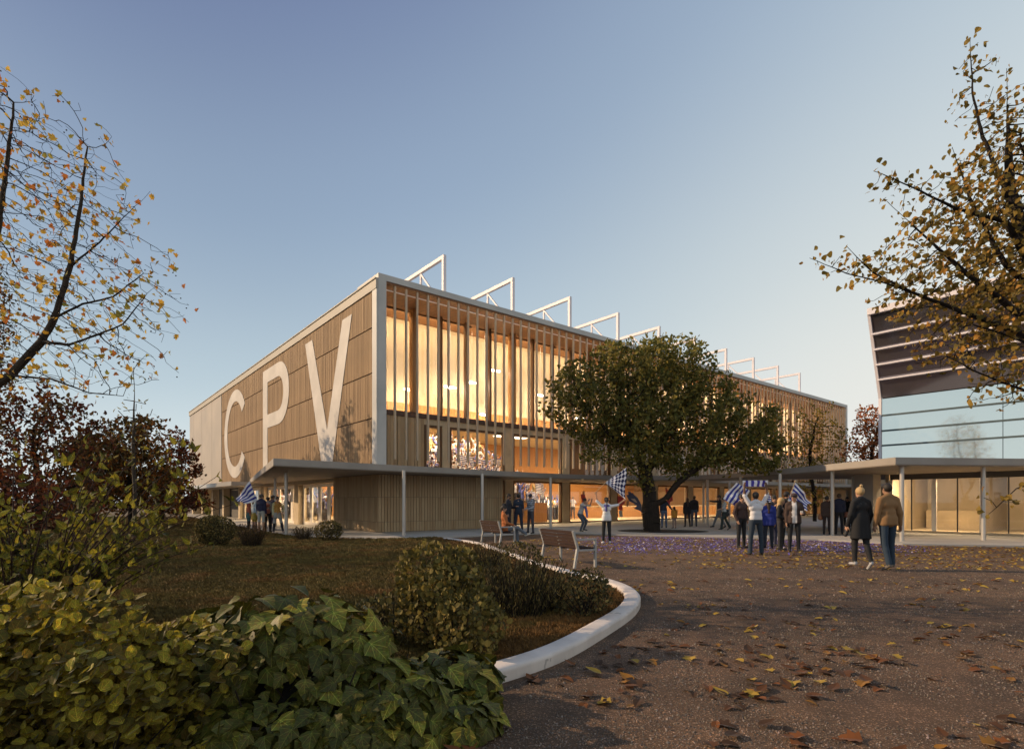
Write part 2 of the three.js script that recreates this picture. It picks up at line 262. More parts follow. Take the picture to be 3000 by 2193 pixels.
  const ph = new THREE.Path(); ph.moveTo(-18.3, 10.3); ph.lineTo(-18.3, 7.92); ph.lineTo(-15.8, 7.92); ph.bezierCurveTo(-14.1, 7.92, -14.1, 10.3, -15.8, 10.3); p.holes.push(ph); plate(p, 'letter_P');
  const c = new THREE.Shape(), arc = (rz, ry, a0, a1, n) => [...Array(n + 1)].map((_, i) => { const a = mix(a0, a1, i / n); return [-28.3 + rz * Math.cos(a), 7.45 + ry * Math.sin(a)]; });
  const o = arc(4.15, 3.85, 0.62, 2 * Math.PI - 0.62, 60), q = arc(2.95, 2.85, 2 * Math.PI - 0.62, 0.62, 60);
  [...o, ...q].forEach(([z, y], i) => (i ? c.lineTo(z, y) : c.moveTo(z, y))); plate(c, 'letter_C');
  // lettered side, ground floor: glass doors, piers, closed bays, open end
  const DX = 0.35;
  part('side_lintel', bx(0.05, 0.4, 2.62, 3.16, -27.6, -5.8), mat.cream, hall);
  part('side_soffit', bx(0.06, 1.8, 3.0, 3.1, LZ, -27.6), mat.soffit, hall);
  for (const [z0, z1] of [[-12.6, -11.75], [-20.6, -19.7], [-27.6, -26.9], [-33.9, -33.3], [-38.9, -38.3], [-44.3, -43.7], [-50.2, -49.5]]) part('side_pier', bx(0.02, 0.55, 0.06, z0 < -27 ? 3.0 : 2.62, z0, z1), mat.pier, hall);
  for (const [z0, z1, n] of [[-11.74, -5.8, 4], [-19.69, -12.61, 5], [-26.89, -20.61, 4]]) {
    const s = (z1 - z0) / n;
    for (let k = 0; k < n; k++) {
      const a = z0 + k * s, b = a + s, d = part('glass_door', merge([bx(DX - 0.03, DX + 0.05, 0.07, 2.61, a + 0.005, a + 0.2), bx(DX - 0.03, DX + 0.05, 0.07, 2.61, b - 0.2, b - 0.005), bx(DX - 0.03, DX + 0.05, 2.42, 2.61, a + 0.2, b - 0.2), bx(DX - 0.03, DX + 0.05, 0.07, 0.24, a + 0.2, b - 0.2)]), mat.door, hall);
      part('pane', bx(DX, DX + 0.012, 0.245, 2.415, a + 0.205, b - 0.205), mat.glass, d);
    }
  }
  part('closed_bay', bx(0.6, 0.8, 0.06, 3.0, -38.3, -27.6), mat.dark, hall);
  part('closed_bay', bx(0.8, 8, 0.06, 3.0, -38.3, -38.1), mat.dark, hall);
  part('undercroft_wall', bx(8, 8.2, 0.06, 3.0, LZ + 0.3, -38.3), mat.cream, hall);
  // inside: floors, ceiling, wood wall, stand
  part('arena_ceiling', bx(0.45, LX - 0.4, 8.6, 8.75, LZ + 0.35, -6.3), mat.cream, hall);
  part('arena_upper_wall', bx(0.45, LX - 0.4, 6.45, 8.6, -6.4, -6.25), mat.cream, hall);
  part('floor', bx(0.6, LX - 0.4, 0.061, 0.075, -37.9, -2.8), M({ color: col(0.66, 0.55, 0.4), roughness: 0.35, map: rep(tCon, 0.1) }), hall);
  part('arena_back_wall', bx(8.2, LX - 0.4, 0.08, 8.6, -30.2, -30), mat.orangeWood, hall);
  part('upper_panel_wall', bx(15.4, LX - 0.45, 3.32, 6.17, -3.6, -3.4), mat.orangeWood, hall);
  part('rink_board', bx(15.2, LX - 3, 0.08, 1.05, -9.1, -9), mat.orangeWood, hall);
  part('rink_board', bx(10.2, 15.1, 0.08, 1.45, -4.6, -4.45), mat.orangeWood, hall);
  part('rink_rail', bx(15.2, LX - 3, 1.05, 1.13, -9.14, -8.96), mat.cream, hall);
  const st = []; for (let k = 0; k < 11; k++) st.push(bx(5.2, 15.4, 0.08, 0.75 + k * 0.44, -5.6 - k * 0.85, -4.75 - k * 0.85)); part('grandstand', merge(st), mat.brown, hall);
  for (const [x, z] of [[3, -12], [9, -11], [17, -11], [26, -11], [36, -11], [46, -11], [9, -22], [26, -22], [42, -22], [3.5, -22]]) {
    part('ceiling_lamp', bx(x - 2, x + 2, 8.5, 8.59, z - 0.6, z + 0.6), mat.lampGlow, hall);
    areaLight(hall, V(x, 8.48, z), V(0, -1, -0.02), 3.9, 1.1, 130);
  }
  for (const [x, z] of [[11.5, -3.6], [17.5, -5.5], [23, -5.5], [29, -5.5], [36, -5.5], [44, -5.5], [51, -5.5], [2.6, -8.5], [2.6, -15.5], [2.6, -23]]) {
    const y = x > 16 ? 3.2 : x < 5 ? 3.4 : 6.18;
    part('strip_lamp', bx(x - 1.4, x + 1.4, y - 0.1, y - 0.03, z - 0.12, z + 0.12), mat.lampGlow, hall);
    areaLight(hall, V(x, y - 0.11, z), V(0, -1, -0.02), 2.7, 0.22, x > 16 ? 240 : 230);
  }
  part('lobby_ceiling', bx(15.4, LX - 0.45, 3.21, 3.31, -9.2, -2.8), mat.soffitWood, hall);
  part('side_lobby_ceiling', bx(0.45, 5.1, 3.41, 3.5, -27.5, -5.8), mat.cream, hall);
  // lamps along the upper gallery
  for (let k = 0; k < 8; k++) {
    const x0 = 0.9 + k * 7.05, x1 = x0 + 6.5;
    part('gallery_lamp', bx(x0, x1, 6.44, 6.5, -3.15, -3.0), mat.lampGlow, hall);
    areaLight(hall, V((x0 + x1) / 2, 6.52, -3.07), V(0, 0.8, -0.55), x1 - x0, 0.14, k > 3 ? 170 : 98);
    part('gallery_lamp', bx(x0, x1, 12.0, 12.09, -2.95, -2.8), mat.brown, hall);
    areaLight(hall, V((x0 + x1) / 2, 11.97, -2.87), V(0, -0.8, -0.7), x1 - x0, 0.14, k > 3 ? 120 : 80);
  }
}
for (const [k, [x, y]] of [[3.6, 7.9], [6.3, 8.4], [7.9, 8.9], [9.7, 9.9], [8.9, 7.0], [13.6, 8.8], [17.5, 7.6], [24, 7.4]].entries()) {
  const l = thing('gallery_pendant_lamp', ['lowest left bright lamp hanging in the upper gallery, nearest the tall corner', 'second bright gallery lamp from the tall corner, left of a close pair', 'third bright gallery lamp from the tall corner, right of a close pair', 'highest bright lamp hanging in the upper gallery', 'lowest bright gallery lamp, just above the dado below the close pair', 'bright gallery lamp at mid height left of the leafy tree', 'bright low gallery lamp behind the left edge of the tree crown', 'bright low gallery lamp behind the middle of the tree crown'][k], 'lamp', toWorld(x, y, -3.5), TURN, 'pendant lamps in the upper gallery');
  part('glowing_tube', new THREE.CapsuleGeometry(0.07, 0.7, 4, 10).rotateZ(Math.PI / 2), M({ color: col(1, 1, 1), emissive: col(1, 0.95, 0.85), emissiveIntensity: 5 }), l);
  part('suspension_rod', rod(V(0, 0.07, 0), V(0, 12.09 - y, 0), 0.008), mat.truss, l);
  const pl = new THREE.PointLight(col(1, 0.85, 0.6), 4, 0, 2); pl.position.set(0, -0.12, 0); l.add(pl);
}
// roof trusses standing above the roof
for (let k = 0; k < 10; k++) {
  const t = thing('roof_truss', ['white steel roof truss nearest the tall glazed corner', 'second white roof truss from the tall corner', 'third white roof truss from the tall corner', 'fourth white roof truss from the tall corner', 'fifth white roof truss from the tall corner, over the leafy tree', 'sixth white roof truss from the tall corner, over the leafy tree', 'fourth white roof truss from the far right end', 'third white roof truss from the far right end', 'second white roof truss from the far right end', 'white roof truss nearest the far right end'][k], 'roof truss', toWorld(4.62 + k * 4.9, 12.3, -1.5), TURN, 'roof trusses');
  part('top_chord', bar(V(0, 2.75, 0.09), V(0, 2.75, -46), 0.18, 0.2), mat.truss, t);
  part('bottom_chord', bar(V(0, 0.1, 0.09), V(0, 0.1, -46), 0.16, 0.18), mat.truss, t);
  part('end_post', bar(V(0, 0, 0), V(0, 2.66, 0), 0.18, 0.18), mat.truss, t);
  for (let b = 1; b <= 17; b++) { const z = -b * 2.54; part('web_post', bar(V(0, 0.2, z), V(0, 2.66, z), 0.1, 0.1), mat.truss, t); part('web_brace', bar(V(0, 2.62, z), V(0, 0.2, z + 2.3), 0.09, 0.09), mat.truss, t); }
}
// ---------------------------------------------------------------- canopies
{
  const edge = [[-5.62, 2.97], [9, 1.35], [12, 1.45], [14.4, 1.95], [16.4, 2.9], [17.9, 4.1], [18.5, 5.6], [18.3, 7.4], [17.4, 9.4], [16.09, 11.65], [14.02, 14.55], [11.78, 17.75], [16.06, 20.45], [30, 29], [50, 20], [LX, 4], [LX, -2.2], [0.6, -2.2], [0.6, -19.6], [-1.0, -19.6]];
  const hole = [[22, 3.9], [26, 3.3], [31, 3.1], [37, 3.2], [43, 3.6], [46, 5], [47, 8], [46, 12], [40, 13.2], [28, 13.0], [24.2, 11.6], [22.2, 9.4], [21.3, 6.2]];
  const can = thing('entrance_canopy', 'thin grey flat canopy on slim poles wrapping the hall and courtyard', 'canopy', HALL, TURN);
  part('roof_slab', slab(edge, 2.9, 3.15, [hole.slice().reverse()]), mat.canopy, can);
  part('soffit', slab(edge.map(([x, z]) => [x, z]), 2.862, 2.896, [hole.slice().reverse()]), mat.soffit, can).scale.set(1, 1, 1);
  const lc = (x, z) => { const dx = x - HALL.x, dz = z - HALL.z; return [dx * CT - dz * ST, dx * ST + dz * CT]; };
  for (const [u, v] of [[1183, 1571], [1413, 1560], [1613, 1547], [838, 1564], [2073, 1540], [2061, 1531], [2439, 1568], [2643, 1585], [2882, 1582], [2286, 1560], [2170, 1549], [2137, 1534], [2500, 1552], [806, 1545]]) {
    const g = floorAt(u, v, 0.06), [x, z] = lc(g.x, g.z);
    part('pole', rod(V(x, 0.05, z), V(x, 2.862, z), 0.075, 0.075, 16), mat.pole, can);
  }
  const c2 = thing('side_canopy', 'narrow grey canopy along the far end of the lettered side', 'canopy', HALL, TURN);
  part('roof_slab', slab([[0.0, -19.7], [-2.2, -19.7], [-2.2, LZ - 1.2], [0.0, LZ - 1.2]], 2.72, 3.0), mat.canopy, c2);
  part('edge_trim', slab([[-2.2, -19.7], [-2.24, -19.7], [-2.24, LZ - 1.2], [-2.2, LZ - 1.2]], 2.7, 3.02), mat.pole, c2);
}
{ const w = thing('courtyard_wall', 'plain cream wall closing the far side of the courtyard', 'wall', HALL, TURN); part('wall_face', bx(57.7, 58.0, 0, 4.1, -1.5, 32), mat.cream, w); part('coping', bx(57.62, 58.08, 4.1, 4.2, -1.5, 32), mat.canopy, w); }
// ---------------------------------------------------------------- the glass building on the right
{
  const b = thing('glass_building', 'dark mirrored glass building with outward leaning upper storeys, right of the courtyard', 'building', HALL, TURN);
  const X = 19.5, Z0 = 14.96, Z1 = 42, ky = 6.6, ty = 10.4, lean = 1.5;
  const mirror = P({ color: col(0.7, 0.76, 0.75), metalness: 0.94, roughness: 0.04 });
  const tint = P({ color: col(0.27, 0.265, 0.3), metalness: 0.9, roughness: 0.09 });
  const quad = (pts) => { const g = new THREE.BufferGeometry(); g.setAttribute('position', new THREE.Float32BufferAttribute(pts.flat(), 3)); g.setIndex([0, 1, 2, 0, 2, 3]); g.computeVertexNormals(); return uvM(g); };
  const prism = new THREE.Shape([[X, 3.16], [X + 16, 3.16], [X + 16, ty], [X - lean + 0.02, ty], [X, ky]].map(([x, y]) => new THREE.Vector2(x + 0.12, y)));
  const pg = new THREE.ExtrudeGeometry(prism, { depth: Z1 - Z0, bevelEnabled: false }); pg.translate(0, 0, Z0); part('body', uvM(pg), M({ color: col(0.2, 0.17, 0.17), roughness: 0.6, map: rep(tCon, 0.3) }), b);
  const levels = [3.2, 3.95, 4.8, 5.35, 5.95, ky];
  const lowY = [3.2, 4.28, 5.0, 5.75, ky], tops = [0, 0.22, 0.4, 0.58, 0.76, 1];
  for (let z = Z0; z < Z1 - 0.1; z += 4.5) for (let i = 0; i < 4; i++) part('glass_panel', bx(X, X + 0.05, lowY[i] + 0.03, lowY[i + 1] - 0.03, z + 0.012, Math.min(Z1, z + 4.5) - 0.012), mirror, b);
  for (const y of lowY.slice(1, 4)) part('dark_mullion', bx(X - 0.05, X + 0.03, y - 0.04, y + 0.04, Z0, Z1), M({ color: col(0.05, 0.075, 0.085), roughness: 0.5 }), b);
  part('sill', bx(X - 0.06, X + 0.05, 3.16, 3.24, Z0, Z1), mat.truss, b);
  const slopeX = (t) => X - lean * t, slopeY = (t) => mix(ky, ty, t);
  for (let z = Z0; z < Z1 - 0.1; z += 4.5) for (let i = 0; i < 5; i++) {
    const a = tops[i] + 0.008, c = tops[i + 1] - 0.008, z0 = z + 0.012, z1 = Math.min(Z1, z + 4.5) - 0.012;
    part('tinted_panel', merge([quad([[slopeX(a), slopeY(a), z0], [slopeX(a), slopeY(a), z1], [slopeX(c), slopeY(c), z1], [slopeX(c), slopeY(c), z0]]), quad([[slopeX(a) + 0.06, slopeY(a), z0], [slopeX(c) + 0.06, slopeY(c), z0], [slopeX(c) + 0.06, slopeY(c), z1], [slopeX(a) + 0.06, slopeY(a), z1]])]), tint, b);
  }
  for (const t of tops.slice(1, 5)) part('pale_louvre', bar(V(slopeX(t) - 0.1, slopeY(t), Z0 - 0.02), V(slopeX(t) - 0.1, slopeY(t), Z1), 0.22, 0.07), mat.truss, b);
  part('roof_edge', bar(V(slopeX(1) + 0.1, ty + 0.12, Z0 - 0.1), V(slopeX(1) + 0.1, ty + 0.12, Z1), 0.5, 0.3), mat.truss, b);
  part('end_frame', merge([bar(V(X + 0.02, 3.16, Z0 - 0.06), V(X + 0.02, ky, Z0 - 0.06), 0.16, 0.12), bar(V(X + 0.02, ky, Z0 - 0.06), V(slopeX(1) + 0.02, ty, Z0 - 0.06), 0.16, 0.12)]), mat.truss, b);
  // ground floor: glazed rooms behind the canopy poles
  const G = 19.95;
  part('corner_pier', bx(18.5, 19.6, 0.06, 2.86, 14.1, 14.9), mat.canopy, b);
  part('room_floor', bx(G, 34, 0.062, 0.08, 15.0, Z1), mat.cream, b);
  part('room_wall', bx(26.5, 26.7, 0.08, 2.86, 15.0, Z1), mat.cream, b);
  part('room_wall', bx(G + 0.1, 26.5, 0.08, 2.86, 14.95, 15.1), mat.cream, b);
  part('room_partition', bx(G + 1.6, 26.5, 0.08, 2.86, 18.3, 18.5), mat.soffit, b); part('room_cupboard', bx(25.4, 26.4, 0.08, 1.05, 15.3, 18.2), mat.pier, b);
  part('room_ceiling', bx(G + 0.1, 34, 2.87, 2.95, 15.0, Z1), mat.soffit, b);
  part('head_beam', bx(G - 0.05, G + 0.11, 2.6, 2.86, 15.2, Z1), mat.dark, b);
  part('threshold', bx(G - 0.06, G + 0.1, 0.06, 0.16, 15.2, Z1), mat.pier, b);
  for (let z = 15.2; z < 32; z += 1.75) { part('glazing_post', bx(G - 0.03, G + 0.09, 0.16, 2.6, z - 0.09, z + 0.09), mat.door, b); part('glazing_pane', bx(G + 0.01, G + 0.022, 0.165, 2.595, z + 0.095, z + 1.655), mat.glass, b); part('thin_mullion', bx(G - 0.02, G + 0.005, 0.165, 2.595, z + 0.85, z + 0.9), mat.dark, b); }
  for (const z of [17, 22.5, 28]) { part('room_lamp', bx(G + 0.3, G + 0.6, 2.8, 2.865, z - 1.2, z + 1.2), mat.lampGlow, b); areaLight(b, V(G + 0.45, 2.79, z), V(0.5, -1, 0), 2.3, 0.28, 260); }
}
// ---------------------------------------------------------------- trees and shrubs
// a leaf from half an outline [half width, distance along the rib], folded along its rib and bent
function leafGeo(half, fold = 0.35, bend = 0.25) {
  const pos = [], uv = [], n = half.length, L = half[n - 1][1];
  const put = (x, y, s) => { pos.push(s * x * Math.cos(fold), y, x * Math.sin(fold) - bend * y * y / L); uv.push(0.5 + s * x / L, y / L); };
  for (let i = 0; i < n - 1; i++) for (const s of [-1, 1]) {
    const [x0, y0] = half[i], [x1, y1] = half[i + 1];
    const tri = s > 0 ? [[0, y0], [x0, y0], [x1, y1], [0, y0], [x1, y1], [0, y1]] : [[0, y0], [x1, y1], [x0, y0], [0, y0], [0, y1], [x1, y1]];
    for (let k = 0; k < 6; k += 3) { const t = tri.slice(k, k + 3); const ar = Math.abs((t[1][0] - t[0][0]) * (t[2][1] - t[0][1]) - (t[2][0] - t[0][0]) * (t[1][1] - t[0][1])); if (ar > 1e-7) t.forEach(([x, y]) => put(x, y, s)); }
  }
  const g = new THREE.BufferGeometry(); g.setAttribute('position', new THREE.Float32BufferAttribute(pos, 3)); g.setAttribute('uv', new THREE.Float32BufferAttribute(uv, 2)); g.computeVertexNormals(); return g;
}
const LEAF = {
  oval: leafGeo([[0, 0], [0.26, 0.25], [0.3, 0.5], [0.2, 0.8], [0, 1]]),
  narrow: leafGeo([[0, 0], [0.14, 0.3], [0.13, 0.6], [0, 1]], 0.3, 0.3),
  round: leafGeo([[0, 0], [0.3, 0.1], [0.46, 0.38], [0.44, 0.68], [0.26, 0.9], [0, 0.97]], 0.22, 0.18),
  fan: leafGeo([[0, 0], [0.12, 0.22], [0.5, 0.62], [0.47, 0.86], [0.2, 0.98], [0, 0.86]], 0.25, 0.2),
  maple: leafGeo([[0, 0], [0.2, 0.06], [0.52, 0.12], [0.34, 0.3], [0.6, 0.56], [0.28, 0.58], [0.24, 0.78], [0, 1.05]], 0.28, 0.25),
  ivy: leafGeo([[0, 0.02], [0.22, -0.1], [0.44, 0.06], [0.56, 0.22], [0.36, 0.42], [0.34, 0.56], [0.2, 0.78], [0, 1]], 0.2, 0.22),
  ovate: leafGeo([[0, 0], [0.2, 0.08], [0.32, 0.3], [0.27, 0.58], [0.12, 0.85], [0, 1.02]], 0.4, 0.35),
};
const leafMat = (o = {}) => P({ color: col(1, 1, 1), specularIntensity: 0.35, roughness: 0.8, side: THREE.DoubleSide, transmission: 0.32, thickness: 0, ...o });
const tVein = (() => { const c = document.createElement('canvas'); c.width = c.height = 256; const x = c.getContext('2d'); x.fillStyle = '#8f9180'; x.fillRect(0, 0, 256, 256); const r = rng(77); for (let k = 0; k < 500; k++) { x.fillStyle = `rgba(${60 + r() * 90},${70 + r() * 90},${50 + r() * 40},0.13)`; x.beginPath(); x.arc(r() * 256, r() * 256, 4 + r() * 22, 0, 7); x.fill(); } x.strokeStyle = 'rgba(226,228,176,0.85)'; x.lineWidth = 5; const ln = (a, b, cc, d, w) => { x.lineWidth = w; x.beginPath(); x.moveTo(a, b); x.lineTo(cc, d); x.stroke(); }; ln(128, 256, 128, 6, 5); for (const s of [-1, 1]) { ln(128, 250, 128 + s * 130, 200, 4); ln(128, 250, 128 + s * 80, 120, 4); for (let k = 0; k < 5; k++) ln(128, 220 - k * 40, 128 + s * 46, 186 - k * 40, 2); } const t = new THREE.CanvasTexture(c); t.colorSpace = THREE.SRGBColorSpace; t.wrapS = t.wrapT = THREE.ClampToEdgeWrapping; return t; })();
const _m = new THREE.Matrix4(), _q = new THREE.Quaternion(), _e = new THREE.Euler(), _c = new THREE.Color();
// scatter leaves; each spot is [position, size, quaternion]
function leaves(name, geo, material, spots, palette, r, parent, vary = 0.35) {
  const im = new THREE.InstancedMesh(geo, material, spots.length); im.name = name; im.castShadow = im.receiveShadow = true;
  spots.forEach(([p, s, q], i) => { im.setMatrixAt(i, _m.compose(p, q, V(s, s, s))); const c = palette[Math.floor(r() ** 1.2 * palette.length)], k = 1 - vary / 2 + r() * vary; im.setColorAt(i, _c.setRGB(c[0] * k, c[1] * k, c[2] * k)); });
  im.userData.kind = 'stuff'; parent.add(im); return im;
}
const spin = (r, tilt = 1) => new THREE.Quaternion().setFromEuler(_e.set((r() - 0.5) * 3.1 * tilt - 0.4, r() * 6.283, (r() - 0.5) * 3.1 * tilt));
// branches that grow towards points spread through the crown
function grow(starts, attract, { step, reach, kill, gravity = 0, max = 6000 }) {
  const nodes = []; let pts = attract.slice();
  for (const line of starts) { let par = line.from ?? -1; line.pts.forEach((p, i) => { if (i) { const a = line.pts[i - 1], d = a.distanceTo(p), k = Math.max(1, Math.round(d / step)); for (let j = 1; j <= k; j++) { nodes.push({ p: a.clone().lerp(p, j / k), par, kids: 0 }); par = nodes.length - 1; } } else if (par < 0) { nodes.push({ p: p.clone(), par: -1, kids: 0 }); par = nodes.length - 1; } }); line.end = nodes.length - 1; }
  const near = new Int32Array(pts.length).fill(-1), nd = new Float32Array(pts.length).fill(1e9), alive = new Uint8Array(pts.length).fill(1); let seen = 0;
  for (let it = 0; it < 400 && nodes.length < max; it++) {
    for (; seen < nodes.length; seen++) { const q = nodes[seen].p; for (let i = 0; i < pts.length; i++) if (alive[i]) { const d = q.distanceToSquared(pts[i]); if (d < nd[i]) { nd[i] = d; near[i] = seen; } } }
    const pull = new Map(); let left = 0;
    for (let i = 0; i < pts.length; i++) if (alive[i]) { if (nd[i] < kill * kill) { alive[i] = 0; continue; } left++; if (nd[i] < reach * reach) { const v = pts[i].clone().sub(nodes[near[i]].p).normalize(); const e = pull.get(near[i]); if (e) e.add(v); else pull.set(near[i], v); } }
    if (!left || !pull.size) break;
    let grew = 0;
    for (const [k, v] of pull) { const n = nodes[k]; if (n.kids > 4) continue; v.normalize(); v.y += gravity; if (n.last && n.last.distanceTo(v) < 0.05) continue; n.last = v.clone(); v.normalize(); nodes.push({ p: n.p.clone().addScaledVector(v, step), par: k, kids: 0 }); n.kids++; grew++; }
    if (!grew) break;
  }
  return nodes;
}
function thicken(nodes, tip, root) {
  const n = nodes.length, tips = new Float32Array(n), kid = new Uint8Array(n);
  for (const q of nodes) if (q.par >= 0) kid[q.par] = 1;
  for (let i = n - 1; i >= 0; i--) { if (!kid[i]) tips[i] = 1; if (nodes[i].par >= 0) tips[nodes[i].par] += tips[i]; }
  const total = Math.max(...nodes.map((q, i) => (q.par < 0 ? tips[i] : 1))), e = Math.log(root / tip) / Math.log(Math.max(2, total));
  nodes.forEach((q, i) => { q.r = tip * Math.max(1, tips[i]) ** e; q.tip = !kid[i]; });
}
function limbs(nodes, r, flare = 0) {
  const pos = [], nor = [], uv = [], dir = V(), a = V(), b = V(), up = V();
  nodes.forEach((q) => {
    if (q.par < 0) return; const p = nodes[q.par], s = q.r > 0.12 ? 12 : q.r > 0.03 ? 7 : 4;
    dir.subVectors(q.p, p.p); const L = dir.length(); if (L < 1e-5) return; dir.divideScalar(L); up.set(0.31, 0.2, 0.93); a.crossVectors(dir, up).normalize(); b.crossVectors(dir, a);
    const r0 = Math.min(p.r, q.r * (q.r > 0.12 ? 2 : 1.5)), r1 = q.r, ring = [];
    for (let i = 0; i <= s; i++) { const t = i / s * 6.28318, c = Math.cos(t), d = Math.sin(t); const w = (h, rr) => rr * (1 + (flare && rr > 0.2 ? 0.09 * Math.sin(t * 5 + h * 1.3) + 0.06 * Math.sin(t * 9 - h * 2.1) : 0)); ring.push([c, d, w(p.p.y, r0), w(q.p.y, r1), i / s]); }
    for (let i = 0; i < s; i++) {
      const A = ring[i], B = ring[i + 1]; const v = (R, top) => { const rr = top ? R[3] : R[2], o = top ? q.p : p.p; pos.push(o.x + (a.x * R[0] + b.x * R[1]) * rr, o.y + (a.y * R[0] + b.y * R[1]) * rr, o.z + (a.z * R[0] + b.z * R[1]) * rr); nor.push(a.x * R[0] + b.x * R[1], a.y * R[0] + b.y * R[1], a.z * R[0] + b.z * R[1]); uv.push(R[4] * Math.max(1, Math.round(rr * 6)), o.y * 0.7); };
      v(A, 0); v(B, 0); v(B, 1); v(A, 0); v(B, 1); v(A, 1);
    }
  });
  const g = new THREE.BufferGeometry(); g.setAttribute('position', new THREE.Float32BufferAttribute(pos, 3)); g.setAttribute('normal', new THREE.Float32BufferAttribute(nor, 3)); g.setAttribute('uv', new THREE.Float32BufferAttribute(uv, 2)); return g;
}
const nBark = fbm(55, 6, 4);
const tBark = tex(256, 256, (u, v) => { const k = nBark((u * 2) % 1, (v * 0.5) % 1), c = 60 + 150 * k; return [c, c * 0.92, c * 0.84]; });
const bark = (r, g, b) => M({ color: col(r, g, b), map: rep(tBark, 1, 1), bumpMap: rep(tBark, 1, 1), bumpScale: 0.03, roughness: 0.95 });
const ball = (r, c, rad) => { for (;;) { const x = r() * 2 - 1, y = r() * 2 - 1, z = r() * 2 - 1, d = x * x + y * y + z * z; if (d < 1) return V(c.x + x * rad.x, c.y + y * rad.y, c.z + z * rad.z); } };
// a whole tree from lobes [u, v, distance, ru, rv, rd] read off the photograph, in local coordinates about its base
function tree(o) {
  const r = rng(o.seed), base = o.base.clone(), t = thing(o.name, o.label, 'tree', base, 0, o.group);
  const att = []; let vol = 0; const L = o.lobes.map(([u, v, d, ru, rv, rd]) => { const c = at(u, v, d).sub(base), k = d / PF, s = V(ru * k, rv * k, rd ?? (ru + rv) * 0.5 * k); vol += s.x * s.y * s.z; return [c, s]; });
  for (const [c, s] of L) { const n = Math.round(o.points * s.x * s.y * s.z / vol); for (let i = 0; i < n; i++) { const p = ball(r, c, s); if (p.y > 0.3) att.push(p); } }
  const starts = o.limbs.map((l) => ({ pts: l.map(([u, v, d]) => at(u, v, d).sub(base)) }));
  starts.forEach((s, i) => { if (i) s.first = s.pts[0]; else s.pts[0].set(0, -0.05, 0); });
  // side limbs start from the nearest node of the trunk
  const nodes = []; let all = [];
  { const tr = grow([starts[0]], [], { step: o.step, reach: 0, kill: 0 }); all = tr; }
  for (const s of starts.slice(1)) { let best = 0, bd = 1e9; all.forEach((n, i) => { const d = n.p.distanceTo(s.pts[0]); if (d < bd) { bd = d; best = i; } }); let par = best; const line = [all[best].p, ...s.pts.slice(1)]; for (let i = 1; i < line.length; i++) { const d = line[i - 1].distanceTo(line[i]), k = Math.max(1, Math.round(d / o.step)); for (let j = 1; j <= k; j++) { all.push({ p: line[i - 1].clone().lerp(line[i], j / k), par, kids: 0 }); par = all.length - 1; } } }
  const pre = all.length, full = growFrom(all, att, o);
  full.forEach((n, i) => { if (i > 0 && i < pre) n.p.add(V(r() - 0.5, (r() - 0.5) * 0.3, r() - 0.5).multiplyScalar(o.step * 0.12)); else if (i >= pre) n.p.add(V(r() - 0.5, r() - 0.5, r() - 0.5).multiplyScalar(o.step * 0.25)); });
  thicken(full, o.tip, o.root);
  part('trunk', limbs(full, r, 1), o.bark, t);
  const spots = [];
  full.forEach((n) => { if (n.r > o.leafBelow) return; let k = o.per * (n.tip ? 1.6 : 1); k = Math.floor(k + r()); for (let i = 0; i < k; i++) { const p = n.p.clone().add(V(r() - 0.5, r() - 0.5, r() - 0.5).multiplyScalar(2 * o.spread)); spots.push([p, o.leaf * (0.6 + r() * 0.75), spin(r, o.tilt ?? 1)]); } });
  leaves('crown', o.geo, o.leafMat ?? leafMat(), spots, o.palette, r, t, o.vary);
  if (o.extra) o.extra(t, full, r);
  return t;
}
function growFrom(nodes, pts, { step, reach, kill, gravity = 0, max = 7000 }) {
  const near = new Int32Array(pts.length).fill(-1), nd = new Float32Array(pts.length).fill(1e9), alive = new Uint8Array(pts.length).fill(1); let seen = 0;
  for (let it = 0; it < 300 && nodes.length < max; it++) {
    for (; seen < nodes.length; seen++) { const q = nodes[seen].p; for (let i = 0; i < pts.length; i++) if (alive[i]) { const d = q.distanceToSquared(pts[i]); if (d < nd[i]) { nd[i] = d; near[i] = seen; } } }
    const pull = new Map(); let left = 0;
    for (let i = 0; i < pts.length; i++) if (alive[i]) { if (nd[i] < kill * kill) { alive[i] = 0; continue; } left++; if (nd[i] < reach * reach) { const v = pts[i].clone().sub(nodes[near[i]].p).normalize(), e = pull.get(near[i]); if (e) e.add(v); else pull.set(near[i], v); } }
    if (!left || !pull.size) break; let grew = 0;
    for (const [k, v] of pull) { const n = nodes[k]; if (n.kids > 4) continue; v.normalize(); v.y += gravity; v.normalize(); if (n.last && n.last.distanceTo(v) < 0.08) continue; n.last = v.clone(); nodes.push({ p: n.p.clone().addScaledVector(v, step), par: k, kids: 0 }); n.kids++; grew++; }
    if (!grew) break;
  }
  return nodes;
}
const GREEN = [[0.14, 0.135, 0.03], [0.18, 0.16, 0.036], [0.105, 0.11, 0.028], [0.24, 0.2, 0.044], [0.32, 0.24, 0.045]];
const FALL = [[0.62, 0.36, 0.05], [0.55, 0.28, 0.04], [0.7, 0.45, 0.08], [0.5, 0.17, 0.04], [0.4, 0.32, 0.06]];
const RED = [[0.095, 0.028, 0.014], [0.14, 0.035, 0.016], [0.06, 0.025, 0.013], [0.22, 0.07, 0.02], [0.08, 0.05, 0.016]];
const RUST = [[0.14, 0.07, 0.018], [0.22, 0.085, 0.018], [0.09, 0.065, 0.018], [0.28, 0.11, 0.02], [0.07, 0.055, 0.016]];
const GINK = [[0.26, 0.17, 0.03], [0.2, 0.14, 0.028], [0.32, 0.2, 0.035], [0.15, 0.115, 0.028], [0.42, 0.21, 0.035]];
